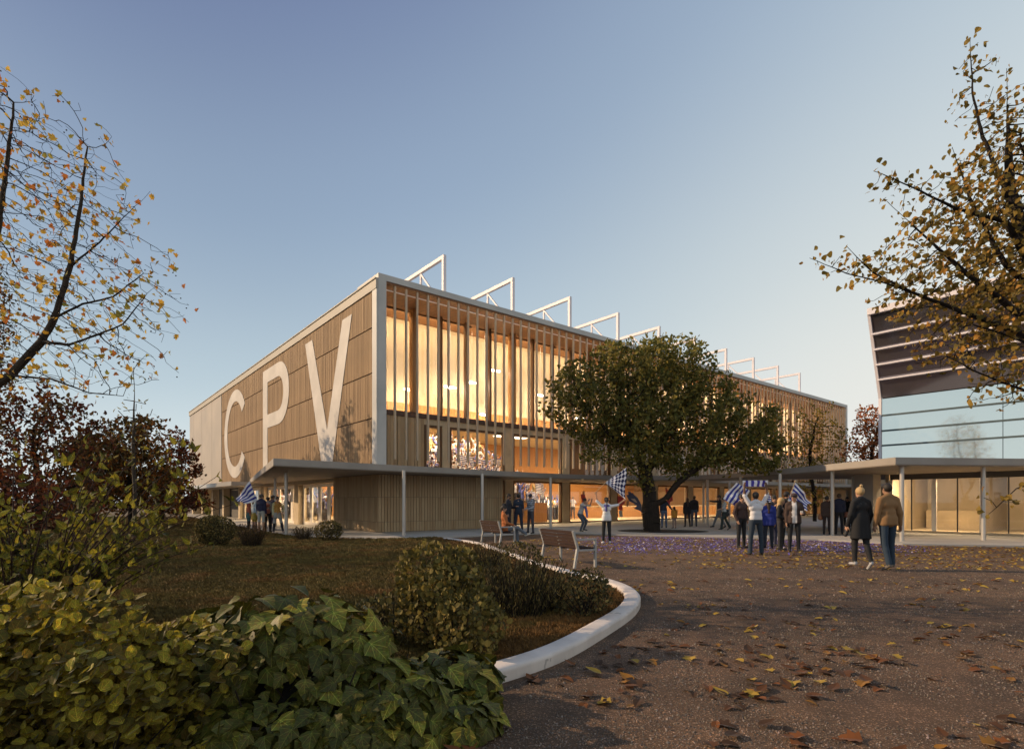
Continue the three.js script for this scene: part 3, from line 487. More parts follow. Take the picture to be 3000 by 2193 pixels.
// the leafy tree in the pit
tree({ name: 'leafy_tree', label: 'dense green broad-crowned tree in the round soil pit before the hall', seed: 3, base: floorAt(1910, 1557), bark: bark(0.1, 0.075, 0.055),
  lobes: [[1850, 1085, 28, 165, 95, 3], [1720, 1140, 28, 120, 95, 2.6], [1650, 1190, 28, 70, 55, 1.6], [1960, 1100, 28.5, 130, 110, 3.2], [2060, 1210, 28.5, 120, 110, 3], [2160, 1265, 28, 140, 105, 2.6], [2245, 1310, 28, 80, 80, 1.6], [1770, 1240, 28, 130, 80, 2.6], [1900, 1225, 28, 150, 120, 3.4], [2060, 1335, 28, 150, 65, 2.4], [1710, 1275, 28, 70, 45, 1.5], [1725, 1335, 28, 45, 34, 1], [2200, 1365, 28, 90, 38, 1.6], [1820, 1330, 27.5, 60, 40, 1.2]],
  limbs: [[[1910, 1557, 28], [1908, 1500, 28], [1903, 1440, 28.1], [1885, 1380, 28.1], [1865, 1320, 28], [1850, 1260, 28]], [[1908, 1480, 28], [1950, 1462, 27.8], [1985, 1415, 27.7], [2040, 1372, 27.6], [2090, 1340, 27.6]], [[1890, 1395, 28], [1930, 1330, 28.6], [1960, 1260, 29]], [[1868, 1325, 28], [1820, 1290, 27.6], [1780, 1268, 27.3]], [[1905, 1440, 28], [1872, 1395, 27.2], [1845, 1365, 26.8], [1800, 1350, 26.6]]],
  points: 1500, step: 0.24, reach: 2.8, kill: 0.46, tip: 0.008, root: 0.42, leafBelow: 0.04, per: 17, spread: 0.33, leaf: 0.2, geo: LEAF.oval, leafMat: leafMat({ transmission: 0.4 }), palette: GREEN, vary: 0.6 });
// the plane tree at the left edge, nearly bare
tree({ name: 'plane_tree', label: 'tall sparse plane tree with yellow and orange leaves at the left edge', seed: 8, base: V(-10.9, 0, -8.6), bark: bark(0.17, 0.14, 0.11),
  lobes: [[60, 560, 9.4, 150, 330, 1.6], [-120, 500, 9.4, 200, 420, 2], [230, 560, 9.4, 110, 260, 1.2], [330, 740, 9.2, 150, 170, 1.2], [430, 900, 9, 110, 120, 1], [300, 950, 8.8, 200, 130, 1.3], [120, 900, 9, 180, 160, 1.6], [330, 1060, 8.6, 160, 90, 1.1], [100, 1080, 8.6, 150, 90, 1.4], [-250, 900, 9, 250, 300, 2]],
  limbs: [[[-540, 1560, 8.6], [-500, 1420, 8.6], [-330, 1320, 8.7], [-150, 1220, 8.8], [30, 1100, 9], [120, 1000, 9.1], [160, 930, 9.1], [205, 780, 9.2], [235, 600, 9.3], [255, 430, 9.4]], [[-480, 1400, 8.6], [-400, 1000, 9], [-250, 700, 9.4], [-150, 420, 9.6]], [[-150, 1220, 8.8], [-60, 950, 9.2], [-10, 700, 9.6], [20, 480, 9.8], [40, 300, 9.8]], [[120, 1000, 9.1], [200, 1010, 8.8], [270, 985, 8.6], [360, 950, 8.5], [430, 860, 8.5]], [[160, 930, 9.1], [240, 890, 9], [330, 870, 8.9], [420, 800, 8.8]], [[30, 1100, 9], [150, 1110, 8.6], [260, 1150, 8.4], [360, 1160, 8.3]], [[205, 780, 9.2], [290, 710, 9], [380, 620, 8.9], [440, 560, 8.8]]],
  points: 3600, max: 16000, step: 0.12, reach: 2.2, kill: 0.15, tip: 0.003, root: 0.115, leafBelow: 0.0056, per: 0.4, spread: 0.1, leaf: 0.085, geo: LEAF.maple, leafMat: leafMat({ transmission: 0.5 }), palette: FALL, tilt: 1,
  extra: (t, full, r) => { const sp = []; full.forEach((n) => { if (n.tip && r() < 0.35) sp.push([n.p.clone().add(V((r() - 0.5) * 0.06, -0.06 - r() * 0.05, (r() - 0.5) * 0.06)), 0.012, new THREE.Quaternion()]); }); leaves('seed_balls', new THREE.IcosahedronGeometry(1, 1), M({ color: col(1, 1, 1) }), sp, [[0.06, 0.045, 0.03]], r, t); } });
// the fan-leaved tree reaching in from the right edge
tree({ name: 'ginkgo_tree', label: 'fan-leaved tree with dark gold foliage reaching in from the right edge', seed: 15, base: V(8.6, 0, -6.4), bark: bark(0.05, 0.035, 0.03),
  lobes: [[2860, 250, 6.6, 45, 150, 0.35], [2930, 420, 6.5, 80, 170, 0.6], [2880, 560, 6.4, 110, 110, 0.6], [2990, 700, 6.4, 130, 200, 0.9], [2640, 550, 6.2, 110, 35, 0.35], [2780, 600, 6.2, 130, 70, 0.6], [2730, 720, 6.1, 140, 90, 0.6], [2860, 780, 6.2, 180, 120, 0.9], [2560, 800, 5.9, 130, 50, 0.4], [2440, 780, 5.8, 70, 28, 0.3], [2700, 870, 6, 140, 70, 0.6], [2880, 950, 6, 170, 110, 0.8], [2800, 1040, 5.9, 120, 50, 0.5], [2960, 1130, 5.9, 110, 70, 0.6], [2920, 1480, 5.5, 50, 40, 0.25], [3130, 700, 6.4, 200, 450, 1.1]],
  limbs: [[[3660, 1830, 6.4], [3600, 1600, 6.4], [3440, 1340, 6.4], [3220, 1080, 6.4], [3080, 880, 6.4], [3000, 700, 6.4], [2940, 540, 6.5], [2880, 400, 6.6], [2850, 270, 6.6], [2842, 110, 6.7]], [[3000, 700, 6.4], [2960, 560, 6.5], [2955, 420, 6.6], [2950, 200, 6.7]], [[3080, 880, 6.4], [2950, 780, 6.3], [2850, 600, 6.3], [2790, 430, 6.4]], [[3080, 900, 6.3], [2950, 650, 6.2], [2800, 610, 6.1], [2680, 550, 6.1], [2560, 500, 6.1]], [[3220, 1080, 6.3], [2960, 900, 6.1], [2830, 800, 6], [2720, 700, 6], [2600, 590, 6]], [[3220, 1090, 6.3], [2950, 960, 6], [2760, 890, 5.9], [2600, 830, 5.8], [2480, 800, 5.8], [2372, 755, 5.8]], [[2700, 868, 5.9], [2560, 800, 5.8], [2480, 720, 5.8]], [[3440, 1340, 6.3], [3150, 1080, 5.9], [2980, 990, 5.8], [2850, 950, 5.8]], [[3440, 1360, 6], [3150, 1380, 5.6], [2980, 1430, 5.5], [2900, 1505, 5.5]], [[3440, 1350, 6], [3100, 1180, 5.8], [2940, 1120, 5.8], [2840, 1080, 5.8]]],
  points: 3400, max: 14000, step: 0.085, reach: 1.1, kill: 0.1, tip: 0.003, root: 0.16, leafBelow: 0.012, per: 1.9, spread: 0.075, leaf: 0.056, geo: LEAF.fan, leafMat: leafMat({ transmission: 0.45 }), palette: GINK, tilt: 0.9 });
// trees behind the lawn on the left
const bgTree = (name, label, seed, u, v, d, lobes, palette, geo, leaf, opt = {}) => tree({ name, label, seed, base: at(u, PY + EYE * PF / d, d), bark: opt.bark ?? bark(0.05, 0.04, 0.035), lobes, limbs: [opt.trunk ?? [[u, PY + EYE * PF / d, d], [u + 4, PY + 10, d], [u - 4, v + 60, d]]], points: opt.points ?? 700, step: 0.3, reach: 3.2, kill: 0.5, tip: 0.012, root: opt.root ?? 0.2, leafBelow: opt.below ?? 0.05, per: opt.per ?? 12, spread: 0.36, leaf, geo, palette, vary: 0.6, group: 'trees behind the lawn' });
bgTree('autumn_tree', 'dark red leaved tree at the far left behind the shrubs', 21, 110, 1300, 27, [[90, 1200, 25, 150, 70, 2], [40, 1330, 25, 150, 120, 2.4], [200, 1270, 25, 120, 110, 2], [170, 1420, 25, 140, 80, 2.2], [230, 1180, 25, 40, 35, 0.7]], [...RED, [0.2, 0.1, 0.03], [0.12, 0.08, 0.025]], LEAF.oval, 0.2, { points: 800, per: 7 });
bgTree('autumn_tree', 'rust and green bushy tree left of the hall, behind a pale slender trunk', 22, 385, 1350, 31, [[400, 1260, 31, 80, 50, 1.8], [370, 1340, 31, 110, 80, 2.2], [430, 1410, 31, 90, 80, 2], [340, 1440, 31, 90, 60, 1.8]], RUST, LEAF.oval, 0.22, { points: 800, per: 14 });
bgTree('autumn_tree', 'dark crimson tree beside the far end of the lettered side', 23, 530, 1380, 46, [[525, 1310, 46, 40, 45, 1.5], [535, 1370, 46, 50, 50, 1.8], [510, 1430, 46, 45, 50, 1.6], [560, 1470, 46, 60, 35, 1.6]], RED, LEAF.oval, 0.26, { points: 450 });
bgTree('autumn_tree', 'brown and rust tree between the far left tree and the bushy rust tree', 24, 270, 1400, 34, [[270, 1330, 34, 80, 60, 2], [280, 1410, 34, 90, 70, 2], [210, 1460, 34, 80, 50, 2]], RUST, LEAF.oval, 0.24, { points: 600 });
bgTree('slender_tree', 'slender pale-trunked tree with thin yellow leaves standing on the lawn', 25, 392, 1300, 20.5, [[390, 1110, 20.5, 40, 60, 0.5], [395, 1200, 20.5, 60, 60, 0.8], [390, 1290, 20.5, 70, 70, 1], [400, 1370, 20.5, 60, 40, 0.9]], [[0.3, 0.24, 0.06], [0.4, 0.3, 0.09], [0.2, 0.17, 0.05]], LEAF.narrow, 0.17, { points: 420, root: 0.07, below: 0.03, per: 1.6, bark: bark(0.2, 0.18, 0.16), trunk: [[392, 1590, 20.5], [394, 1450, 20.5], [390, 1300, 20.5], [392, 1150, 20.5], [390, 1075, 20.5]] });
bgTree('autumn_tree', 'orange brown tree in front of the far crimson tree, left of the open bays', 26, 470, 1450, 40, [[465, 1430, 40, 55, 60, 1.8], [480, 1480, 40, 50, 30, 1.6]], RUST, LEAF.oval, 0.25, { points: 350 });
bgTree('autumn_tree', 'dark green and red tree low at the far left edge', 29, 10, 1450, 19, [[0, 1440, 19, 150, 80, 1.8], [150, 1500, 19, 130, 50, 1.5]], RED, LEAF.oval, 0.16, { points: 500 });
// trees on the right: courtyard tree and the tree behind
bgTree('courtyard_tree', 'thin twin-stemmed tree with green gold leaves growing through the courtyard opening', 27, 2388, 1280, 41, [[2390, 1220, 41, 60, 50, 1.4], [2340, 1290, 41, 70, 60, 1.6], [2420, 1290, 41, 75, 60, 1.6], [2390, 1360, 41, 100, 40, 1.6], [2370, 1450, 41, 70, 50, 1.2]], [[0.24, 0.19, 0.04], [0.34, 0.23, 0.045], [0.16, 0.145, 0.035]], LEAF.oval, 0.2, { points: 620, per: 5, root: 0.14, trunk: [[2388, 1526, 41], [2388, 1460, 41], [2378, 1400, 41], [2372, 1330, 41], [2390, 1240, 41]] });
bgTree('autumn_tree', 'rust red tree behind the canopy between the hall and the mirrored building', 28, 2560, 1290, 52, [[2545, 1230, 52, 45, 60, 1.6], [2570, 1290, 52, 70, 70, 2], [2500, 1325, 52, 50, 30, 1.4], [2620, 1240, 52, 60, 70, 2]], [[0.3, 0.09, 0.03], [0.4, 0.14, 0.04], [0.18, 0.08, 0.03]], LEAF.oval, 0.26, { points: 480, per: 7 });
// a row of tall trees beyond the left edge of the view, which shade the lawn from the low sun
for (const [k, [x, z, h]] of [[-19, -15.5, 8.5], [-35.6, -34.2, 17.5], [-32.4, -30.2, 18.5]].entries()) {
  const d = -z > 1 ? -z : 1, base = V(x, 0, z), r = rng(60 + k), t = thing('shade_tree', ['autumn tree beyond the left edge, nearest and smallest of three', 'tall autumn tree beyond the left edge, farthest of three', 'tallest and slimmest autumn tree beyond the left edge, middle of three'][k], 'tree', base, 0, 'trees beyond the left edge');
  const att = []; for (let i = 0; i < 420; i++) att.push(ball(r, V(0, h * 0.62, 0), V(h * (k ? 0.22 : 0.33), h * 0.36, h * (k ? 0.22 : 0.33))));
  const nodes = growFrom([...Array(10)].map((_, i) => ({ p: V(0, i * h * 0.04, 0), par: i - 1, kids: 0 })), att, { step: 0.3, reach: 3.5, kill: 0.5 });
  thicken(nodes, 0.012, 0.24); part('trunk', limbs(nodes, r, 1), bark(0.08, 0.06, 0.05), t);
  const sp = []; nodes.forEach((n) => { if (n.r < 0.05) for (let i = 0; i < 7; i++) sp.push([n.p.clone().add(V(r() - 0.5, r() - 0.5, r() - 0.5).multiplyScalar(0.7)), 0.2 * (0.7 + r() * 0.6), spin(r)]); });
  leaves('crown', LEAF.oval, leafMat(), sp, RUST, r, t, 0.5);
}
// ---- shrubs
function shrub(name, label, seed, base, lobes, o) {      // lobes: [x, y, z, rx, ry, rz] about the base
  const r = rng(seed), t = thing(name, label, o.category ?? 'shrub', base, r() * 0.001, o.group), spots = [], st = [], stems = [];
  for (const [x, y, z, a, b, c] of lobes) {
    const n = Math.round(o.count * (a * b * c) ** 0.6 * 4);
    for (let i = 0; i < n; i++) {
      const q = ball(r, V(0, 0, 0), V(1, 1, 1)); const rad = q.length(); if (rad < 0.01) continue; const k = (o.loose ? 0.3 + 0.76 * rad ** 0.75 : 0.45 + 0.58 * rad ** 0.4) * (0.86 + 0.28 * nLand(x + q.x * 0.4 + seed, y + q.y * 0.4)); q.divideScalar(rad).multiplyScalar(k);
      const p = V(x + q.x * a, Math.max(0.02, y + q.y * b), z + q.z * c), qq = o.flat ? new THREE.Quaternion().setFromEuler(new THREE.Euler(-0.7 + (r() - 0.5) * 1.3, (r() - 0.5) * 3, (r() - 0.5) * 2, 'YXZ')) : spin(r, o.tilt ?? 0.8);
      spots.push([p, o.leaf * (0.55 + r() * 0.8), qq]);
      if (r() < (o.twig ?? 0.02)) stems.push(rod(V(x * 0.5 + (r() - 0.5) * 0.1, 0, z * 0.5 + (r() - 0.5) * 0.1), p.clone().multiplyScalar(0.97), 0.009, 0.003, 4));
    }
  }
  if (stems.length) part('stems', merge(stems), o.stem ?? bark(0.09, 0.06, 0.045), t);
  return [t, spots, r];
}
const plain = (name, label, seed, base, lobes, o) => { const [t, s, r] = shrub(name, label, seed, base, lobes, o); leaves('foliage', o.geo, o.leafMat ?? leafMat(), s, o.palette, r, t, o.vary ?? 0.6); return t; };
const OLIVE = [[0.12, 0.095, 0.022], [0.16, 0.125, 0.028], [0.08, 0.07, 0.02], [0.22, 0.17, 0.04], [0.3, 0.22, 0.055]];
const DARKL = [[0.06, 0.052, 0.018], [0.085, 0.07, 0.022], [0.045, 0.042, 0.016], [0.14, 0.11, 0.036], [0.24, 0.18, 0.06]];
const lawnY = 0.03;
plain('round_shrub', 'large round dark shrub on the lawn before the side doors', 41, floorAt(630, 1603).setY(lawnY), [[0, 0.5, 0, 0.62, 0.5, 0.6], [-0.2, 0.62, 0.1, 0.4, 0.36, 0.4]], { count: 1500, leaf: 0.07, geo: LEAF.oval, palette: DARKL, group: 'shrubs on the lawn edge' });
plain('round_shrub', 'small round dark shrub on the lawn nearest the boarded corner', 42, floorAt(962, 1588).setY(lawnY), [[0, 0.38, 0, 0.52, 0.38, 0.5], [0.05, 0.5, 0, 0.34, 0.28, 0.36]], { count: 1500, leaf: 0.06, geo: LEAF.oval, palette: DARKL, group: 'shrubs on the lawn edge' });
function spiky(name, label, seed, base, n, h, w, palette, group) {       // upright twiggy plant
  const r = rng(seed), t = thing(name, label, 'shrub', base, 0, group), st = [], sp = [];
  for (let i = 0; i < n; i++) { const a = r() * 6.28, q = Math.sqrt(r()) * w, b = V(Math.cos(a) * q * 0.5, 0, Math.sin(a) * q * 0.5), L = h * (0.6 + r() * 0.5), e = b.clone().add(V(Math.cos(a) * q * 0.6 + (r() - 0.5) * 0.1, L, Math.sin(a) * q * 0.6 + (r() - 0.5) * 0.1)); st.push(rod(b, e, 0.006, 0.003, 4)); const k = Math.round(L * 34); for (let j = 2; j < k; j++) { const p = b.clone().lerp(e, j / k); sp.push([p, 0.06 * (0.6 + r() * 0.7), new THREE.Quaternion().setFromEuler(new THREE.Euler(0.5 + r() * 0.5, r() * 6.28, 0, 'YXZ'))]); } }
  part('stems', merge(st), bark(0.07, 0.045, 0.03), t); leaves('foliage', LEAF.narrow, leafMat(), sp, palette, r, t, 0.6); return t;
}
spiky('twiggy_shrub', 'brown twiggy shrub beside the large round shrub on the lawn', 43, floorAt(738, 1605).setY(lawnY), 110, 0.72, 0.5, [[0.08, 0.05, 0.02], [0.05, 0.035, 0.015], [0.12, 0.07, 0.025]], 'shrubs on the lawn edge');
spiky('twiggy_shrub', 'pale spiky shrub between the door group and the small round shrub', 44, floorAt(888, 1586).setY(lawnY), 90, 0.5, 0.42, [[0.11, 0.085, 0.045], [0.07, 0.055, 0.03]], 'shrubs on the lawn edge');
// the planted bed inside the kerb
plain('leafy_shrub', 'big loose shrub with glinting leaves in the bed behind the ivy', 45, floorAt(1330, 1925).setY(lawnY), [[-0.1, 0.45, -0.1, 0.48, 0.42, 0.42], [0.15, 0.32, 0.2, 0.36, 0.32, 0.34], [-0.3, 0.7, -0.35, 0.36, 0.36, 0.36], [0.02, 0.72, -0.35, 0.26, 0.3, 0.26]], { count: 1300, leaf: 0.05, geo: LEAF.round, palette: OLIVE, twig: 0.01, group: 'shrubs in the kerbed bed' });
plain('leafy_shrub', 'rounded dark shrub in the bed at the tip of the kerb', 46, floorAt(1700, 1815).setY(lawnY), [[0, 0.3, 0, 0.42, 0.3, 0.4], [0.12, 0.4, -0.1, 0.26, 0.22, 0.26]], { count: 1500, leaf: 0.045, geo: LEAF.oval, palette: DARKL, group: 'shrubs in the kerbed bed' });
plain('leafy_shrub', 'small dark shrub in the bed in front of the near bench', 47, floorAt(1530, 1690).setY(lawnY), [[0, 0.34, 0, 0.42, 0.34, 0.4]], { count: 1300, leaf: 0.055, geo: LEAF.oval, palette: DARKL, group: 'shrubs in the kerbed bed' });
spiky('upright_shrub', 'tall upright dark shrub between the two rounded shrubs of the bed', 48, floorAt(1520, 1815).setY(lawnY), 150, 0.72, 0.62, DARKL, 'shrubs in the kerbed bed');
spiky('upright_shrub', 'fine upright shrub at the back of the bed by the far bench', 49, floorAt(1420, 1668).setY(lawnY), 90, 0.55, 0.6, DARKL, 'shrubs in the kerbed bed');
spiky('upright_shrub', 'low upright shrub at the bed edge left of the kerb tip', 50, floorAt(1590, 1800).setY(lawnY), 70, 0.5, 0.35, OLIVE, 'shrubs in the kerbed bed');
plain('low_shrub', 'low pale-leaved ground shrub just behind the ivy mound', 51, floorAt(1150, 1905).setY(lawnY), [[0, 0.28, 0, 0.3, 0.3, 0.3], [-0.28, 0.25, -0.05, 0.28, 0.24, 0.28]], { count: 900, leaf: 0.05, geo: LEAF.round, palette: [[0.2, 0.16, 0.05], [0.1, 0.085, 0.03], [0.07, 0.06, 0.02]], group: 'shrubs in the kerbed bed' });
// big-leaved plants in front: the largest leaves are parts of their own, the rest one mass
function bigLeaves(t, spots, r, geo, mats, name, many = 290) {
  const eye = V(0, EYE, 0), scored = spots.map((s) => [s, s[1] / s[0].clone().add(t.position).distanceTo(eye)]).sort((a, b) => b[1] - a[1]);
  scored.slice(0, many).forEach(([s]) => { const m = part(name, geo, mats[Math.floor(r() * mats.length)], t); m.position.copy(s[0]); m.quaternion.copy(s[2]); m.scale.setScalar(s[1]); });
  return scored.slice(many).map((s) => s[0]);
}
const lean = (n, r, k = 0.5) => { const q = new THREE.Quaternion().setFromUnitVectors(V(0, 0, 1), n.clone().add(V((r() - 0.5) * k * 2, (r() - 0.5) * k * 2, (r() - 0.5) * k * 2)).normalize()); return q.multiply(new THREE.Quaternion().setFromAxisAngle(V(0, 0, 1), Math.PI + (r() - 0.5) * 2.2)); };
{ // ivy mound
  const base = V(-1.42, lawnY, -3.75), r = rng(90), t = thing('ivy_mound', 'low mound of big-leaved ivy in the foreground spilling over the kerb end', 'ivy', base), spots = [];
  const lobes = [[-0.1, 0.15, -0.05, 0.85, 0.78, 0.45], [-0.55, 0.12, 0.05, 0.5, 0.66, 0.42], [0.95, 0.1, -0.38, 0.4, 0.3, 0.34], [0.5, 0.06, 0.08, 0.62, 0.42, 0.42], [0.95, 0.0, 0.05, 0.42, 0.24, 0.3], [0, 0, 0.35, 0.9, 0.3, 0.3]];
  for (const [x, y, z, a, b, c] of lobes) for (let i = 0; i < 680 * a; i++) { const n = V(r() * 2 - 1, r() * 1.25 - 0.25, r() * 2 - 1).normalize(), k = 0.72 + 0.3 * r(); const p = V(x + n.x * a * k, y + n.y * b * k, z + n.z * c * k); if (p.y < 0.01) continue; spots.push([p, (0.075 + 0.1 * r()) * (p.z > 0.15 ? 0.9 : 1.05), lean(V(n.x / a, n.y / b + 0.4, n.z / c).normalize(), r, 0.45)]); }
  const mats = [[0.26, 0.235, 0.075], [0.19, 0.18, 0.06], [0.34, 0.29, 0.09], [0.14, 0.14, 0.05], [0.42, 0.3, 0.08]].map((c) => leafMat({ map: tVein, color: col(c[0] * 2.6, c[1] * 2.6, c[2] * 2.6), transmission: 0.12, roughness: 0.75 }));
  const rest = bigLeaves(t, spots, r, LEAF.ivy, mats, 'ivy_leaf'); leaves('foliage', LEAF.ivy, leafMat({ map: tVein, roughness: 0.5 }), rest, [[0.4, 0.36, 0.12], [0.3, 0.28, 0.1], [0.5, 0.43, 0.13]], r, t);
  const st = []; for (let i = 0; i < 70; i++) { const a = V((r() - 0.5) * 1.6, 0.02, (r() - 0.3) * 0.5), b = a.clone().add(V((r() - 0.5) * 0.7, 0.1 + r() * 0.35, (r() - 0.5) * 0.4)); st.push(rod(a, b, 0.007, 0.005, 5)); } part('stems', merge(st), bark(0.1, 0.065, 0.05), t);
  part('soil_mound', (() => { const g = new THREE.SphereGeometry(1, 24, 12); g.scale(1.0, 0.36, 0.3); return uvM(g); })(), M({ color: col(0.03, 0.024, 0.016), roughness: 1, map: rep(gravelTex[0], 1) }), t);
}
const GOLD = [[0.56, 0.42, 0.07], [0.42, 0.31, 0.055], [0.66, 0.5, 0.09], [0.2, 0.155, 0.04], [0.3, 0.19, 0.045]];
{ // round-leaved bush in the lower left
  const base = V(-2.35, lawnY, -3.05), o = { count: 820, leaf: 0.052, geo: LEAF.round, flat: 1, twig: 0.006, loose: 1 };
  const [t, s, r] = shrub('golden_bush', 'low golden round-leaved bush filling the lower left corner', 91, base, (() => { const q = rng(17), L = []; for (let i = 0; i < 105; i++) { const x = -1.7 + q() * 2.1, top = 1.02 - 0.35 * Math.max(0, x + 0.4) - 0.05 * x * x + (q() - 0.5) * 0.26, y = 0.02 + q() ** 0.8 * Math.max(0.1, top - 0.12), s = 0.14 + q() * 0.17; L.push([x, y, (q() - 0.45) * 0.75, s * 1.15, s * 0.85, s]); } return L; })(), o);
  const mats = GOLD.map((c) => leafMat({ map: tVein, color: col(c[0] * 3, c[1] * 3, c[2] * 3), roughness: 0.8, transmission: 0.6 }));
  const rest = bigLeaves(t, s, r, LEAF.round, mats, 'round_leaf'); leaves('foliage', LEAF.round, leafMat({ map: tVein, transmission: 0.6 }), rest, GOLD.map((c) => c.map((k) => k * 2.7)), r, t, 0.6);
}
{ // tall ovate-leaved shrub at the left edge
  const base = V(-4.75, lawnY, -5.4), r = rng(92), t = thing('tall_shrub', 'tall loose shrub with ovate yellow green leaves and arching red stems at left edge', 'shrub', base), st = [], spots = [];
  for (let i = 0; i < 120; i++) {
    const a = r() * 6.28, b = V(Math.cos(a) * 0.3 * r(), 0, Math.sin(a) * 0.3 * r()), L = 1.05 + r() * 1.5, out = (r() - 0.35) * 1.2, k = 9; let p = b.clone(); const d = V(Math.cos(a) * 0.4 + out * 0.25, 1, Math.sin(a) * 0.35).normalize();
    for (let j = 0; j < k; j++) { const q = p.clone().addScaledVector(d, L / k); d.add(V((r() - 0.45) * 0.2 + Math.cos(a) * 0.06, -0.06, (r() - 0.5) * 0.2)).normalize(); st.push(rod(p, q, 0.009 * (1 - j / k) + 0.003, 0.009 * (1 - (j + 1) / k) + 0.003, 5)); if (j > 1) for (let m = 0; m < 3; m++) spots.push([q.clone().add(V((r() - 0.5) * 0.1, (r() - 0.5) * 0.1, (r() - 0.5) * 0.1)), 0.05 + r() * 0.06, spin(r, 0.7)]); p = q; }
  }
  part('stems', merge(st), bark(0.2, 0.1, 0.07), t);
  const pal = [[0.36, 0.3, 0.06], [0.22, 0.19, 0.05], [0.48, 0.37, 0.08], [0.12, 0.105, 0.03]], mats = pal.map((c) => leafMat({ map: tVein, color: col(c[0] * 2.8, c[1] * 2.8, c[2] * 2.6), transmission: 0.45 }));
  const rest = bigLeaves(t, spots, r, LEAF.ovate, mats, 'ovate_leaf', 280); leaves('foliage', LEAF.ovate, leafMat({ map: tVein, transmission: 0.45 }), rest, pal.map((c) => c.map((k) => k * 2.2)), r, t, 0.5);
}
plain('dark_undershrub', 'dark dense undershrub below the arching shrub at the left', 93, V(-5.6, lawnY, -7.2), [[-0.7, 0.45, 0, 0.9, 0.5, 0.6], [-1.9, 0.6, 0, 1, 0.7, 0.8]], { count: 1500, leaf: 0.075, geo: LEAF.oval, palette: DARKL });
// ---- grass, pebbles, fallen leaves, confetti
const paved = (x, z) => inside(pavePoly, x, z) && !((x - pitC[0]) ** 2 + (z - pitC[1]) ** 2 < pitR * pitR * 0.7);
{
  const r = rng(120), blade = []; for (let i = 0; i < 7; i++) { const a = r() * 6.28, h = 0.5 + r() * 0.6, lx = Math.cos(a) * 0.35 * r(), lz = Math.sin(a) * 0.35 * r(), w = 0.05, g = new THREE.BufferGeometry(), bxx = (r() - 0.5) * 0.5, bz = (r() - 0.5) * 0.5, ca = Math.cos(a + 1.57) * w, sa = Math.sin(a + 1.57) * w; g.setAttribute('position', new THREE.Float32BufferAttribute([bxx - ca, 0, bz - sa, bxx + ca, 0, bz + sa, bxx + lx * 0.5 + ca * 0.7, h * 0.6, bz + lz * 0.5 + sa * 0.7, bxx - ca, 0, bz - sa, bxx + lx * 0.5 + ca * 0.7, h * 0.6, bz + lz * 0.5 + sa * 0.7, bxx + lx * 1.6, h, bz + lz * 1.6], 3)); g.computeVertexNormals(); blade.push(g); }
  const tuft = mergeGeometries(blade), N = 150000, im = new THREE.InstancedMesh(tuft, M({ color: col(1, 1, 1), roughness: 0.85, side: THREE.DoubleSide }), N); let n = 0;
  for (let tries = 0; n < N && tries < N * 12; tries++) {
    const d = 3.2 * (52 / 3.2) ** (r() ** 0.8), u = r() * 2100 - 60, x = (u - PX) / PF * d, z = -d; if (!inside(lawnPoly, x, z) || paved(x, z)) continue;
    let near = 9; if (d < 25 && x > -4) for (let i = 0; i < kerbLine.length; i += 2) { const e = (kerbLine[i].x - x) ** 2 + (kerbLine[i].z - z) ** 2; if (e < near) near = e; } if (near < 0.03) continue;
    const [k, a, q] = lawnTone(x, z), s = (0.05 + 0.05 * r()) * (0.8 + 0.5 * q) * Math.min(1.6, 0.9 + d / 40), red = near < 0.5 ? 0.6 : sm(0.45, 0.75, q) * 0.6;
    im.setMatrixAt(n, _m.compose(V(x, lawnY - 0.004, z), _q.setFromAxisAngle(V(0, 1, 0), r() * 6.28), V(s * (1 + d / 30), s, s * (1 + d / 30)))); const v = k * (0.6 + r() * 0.8);
    im.setColorAt(n++, _c.setRGB(mix(0.145, 0.2, red) * v, mix(0.1, 0.082, red) * v, mix(0.02, 0.022, red) * v));
  }
  im.count = n; im.name = 'grass'; im.castShadow = im.receiveShadow = true; tag(im, 'short dull green and brown grass covering the lawn', 'grass', null, 'stuff'); scene.add(im);
}
const onGravel = (x, z) => !inside(lawnPoly, x, z) && !paved(x, z) && !kerbLine.some((p, i) => i % 2 === 0 && (p.x - x) ** 2 + (p.z - z) ** 2 < 0.05);
{
  const r = rng(130), N = 38000, im = new THREE.InstancedMesh(new THREE.IcosahedronGeometry(1, 0), M({ color: col(1, 1, 1), roughness: 0.7 }), N); let n = 0;
  for (let t = 0; n < N && t < N * 4; t++) { const d = 3 * (14 / 3) ** (r() ** 0.75), u = 1150 + r() * 1950, x = (u - PX) / PF * d, z = -d; if (!onGravel(x, z) || nGrass(x / 3.1, z / 3.1) < 0.3 + r() * 0.3) continue; const s = (0.0024 + 0.0042 * r() ** 3) * Math.min(1.8, 0.75 + d / 9); im.setMatrixAt(n, _m.compose(V(x, s * 0.3, z), spin(r), V(s * (1 + r()), s * 0.7, s * (0.7 + r() * 0.6)))); const k = 0.07 + 0.22 * r() ** 3; im.setColorAt(n++, _c.setRGB(k * 1.1, k * (0.8 + 0.1 * r()), k * (0.6 + 0.16 * r()))); }
  im.count = n; im.name = 'pebbles'; im.castShadow = im.receiveShadow = true; tag(im, 'fine pale pebbles strewn over the gravel', 'gravel', null, 'stuff'); scene.add(im);
}
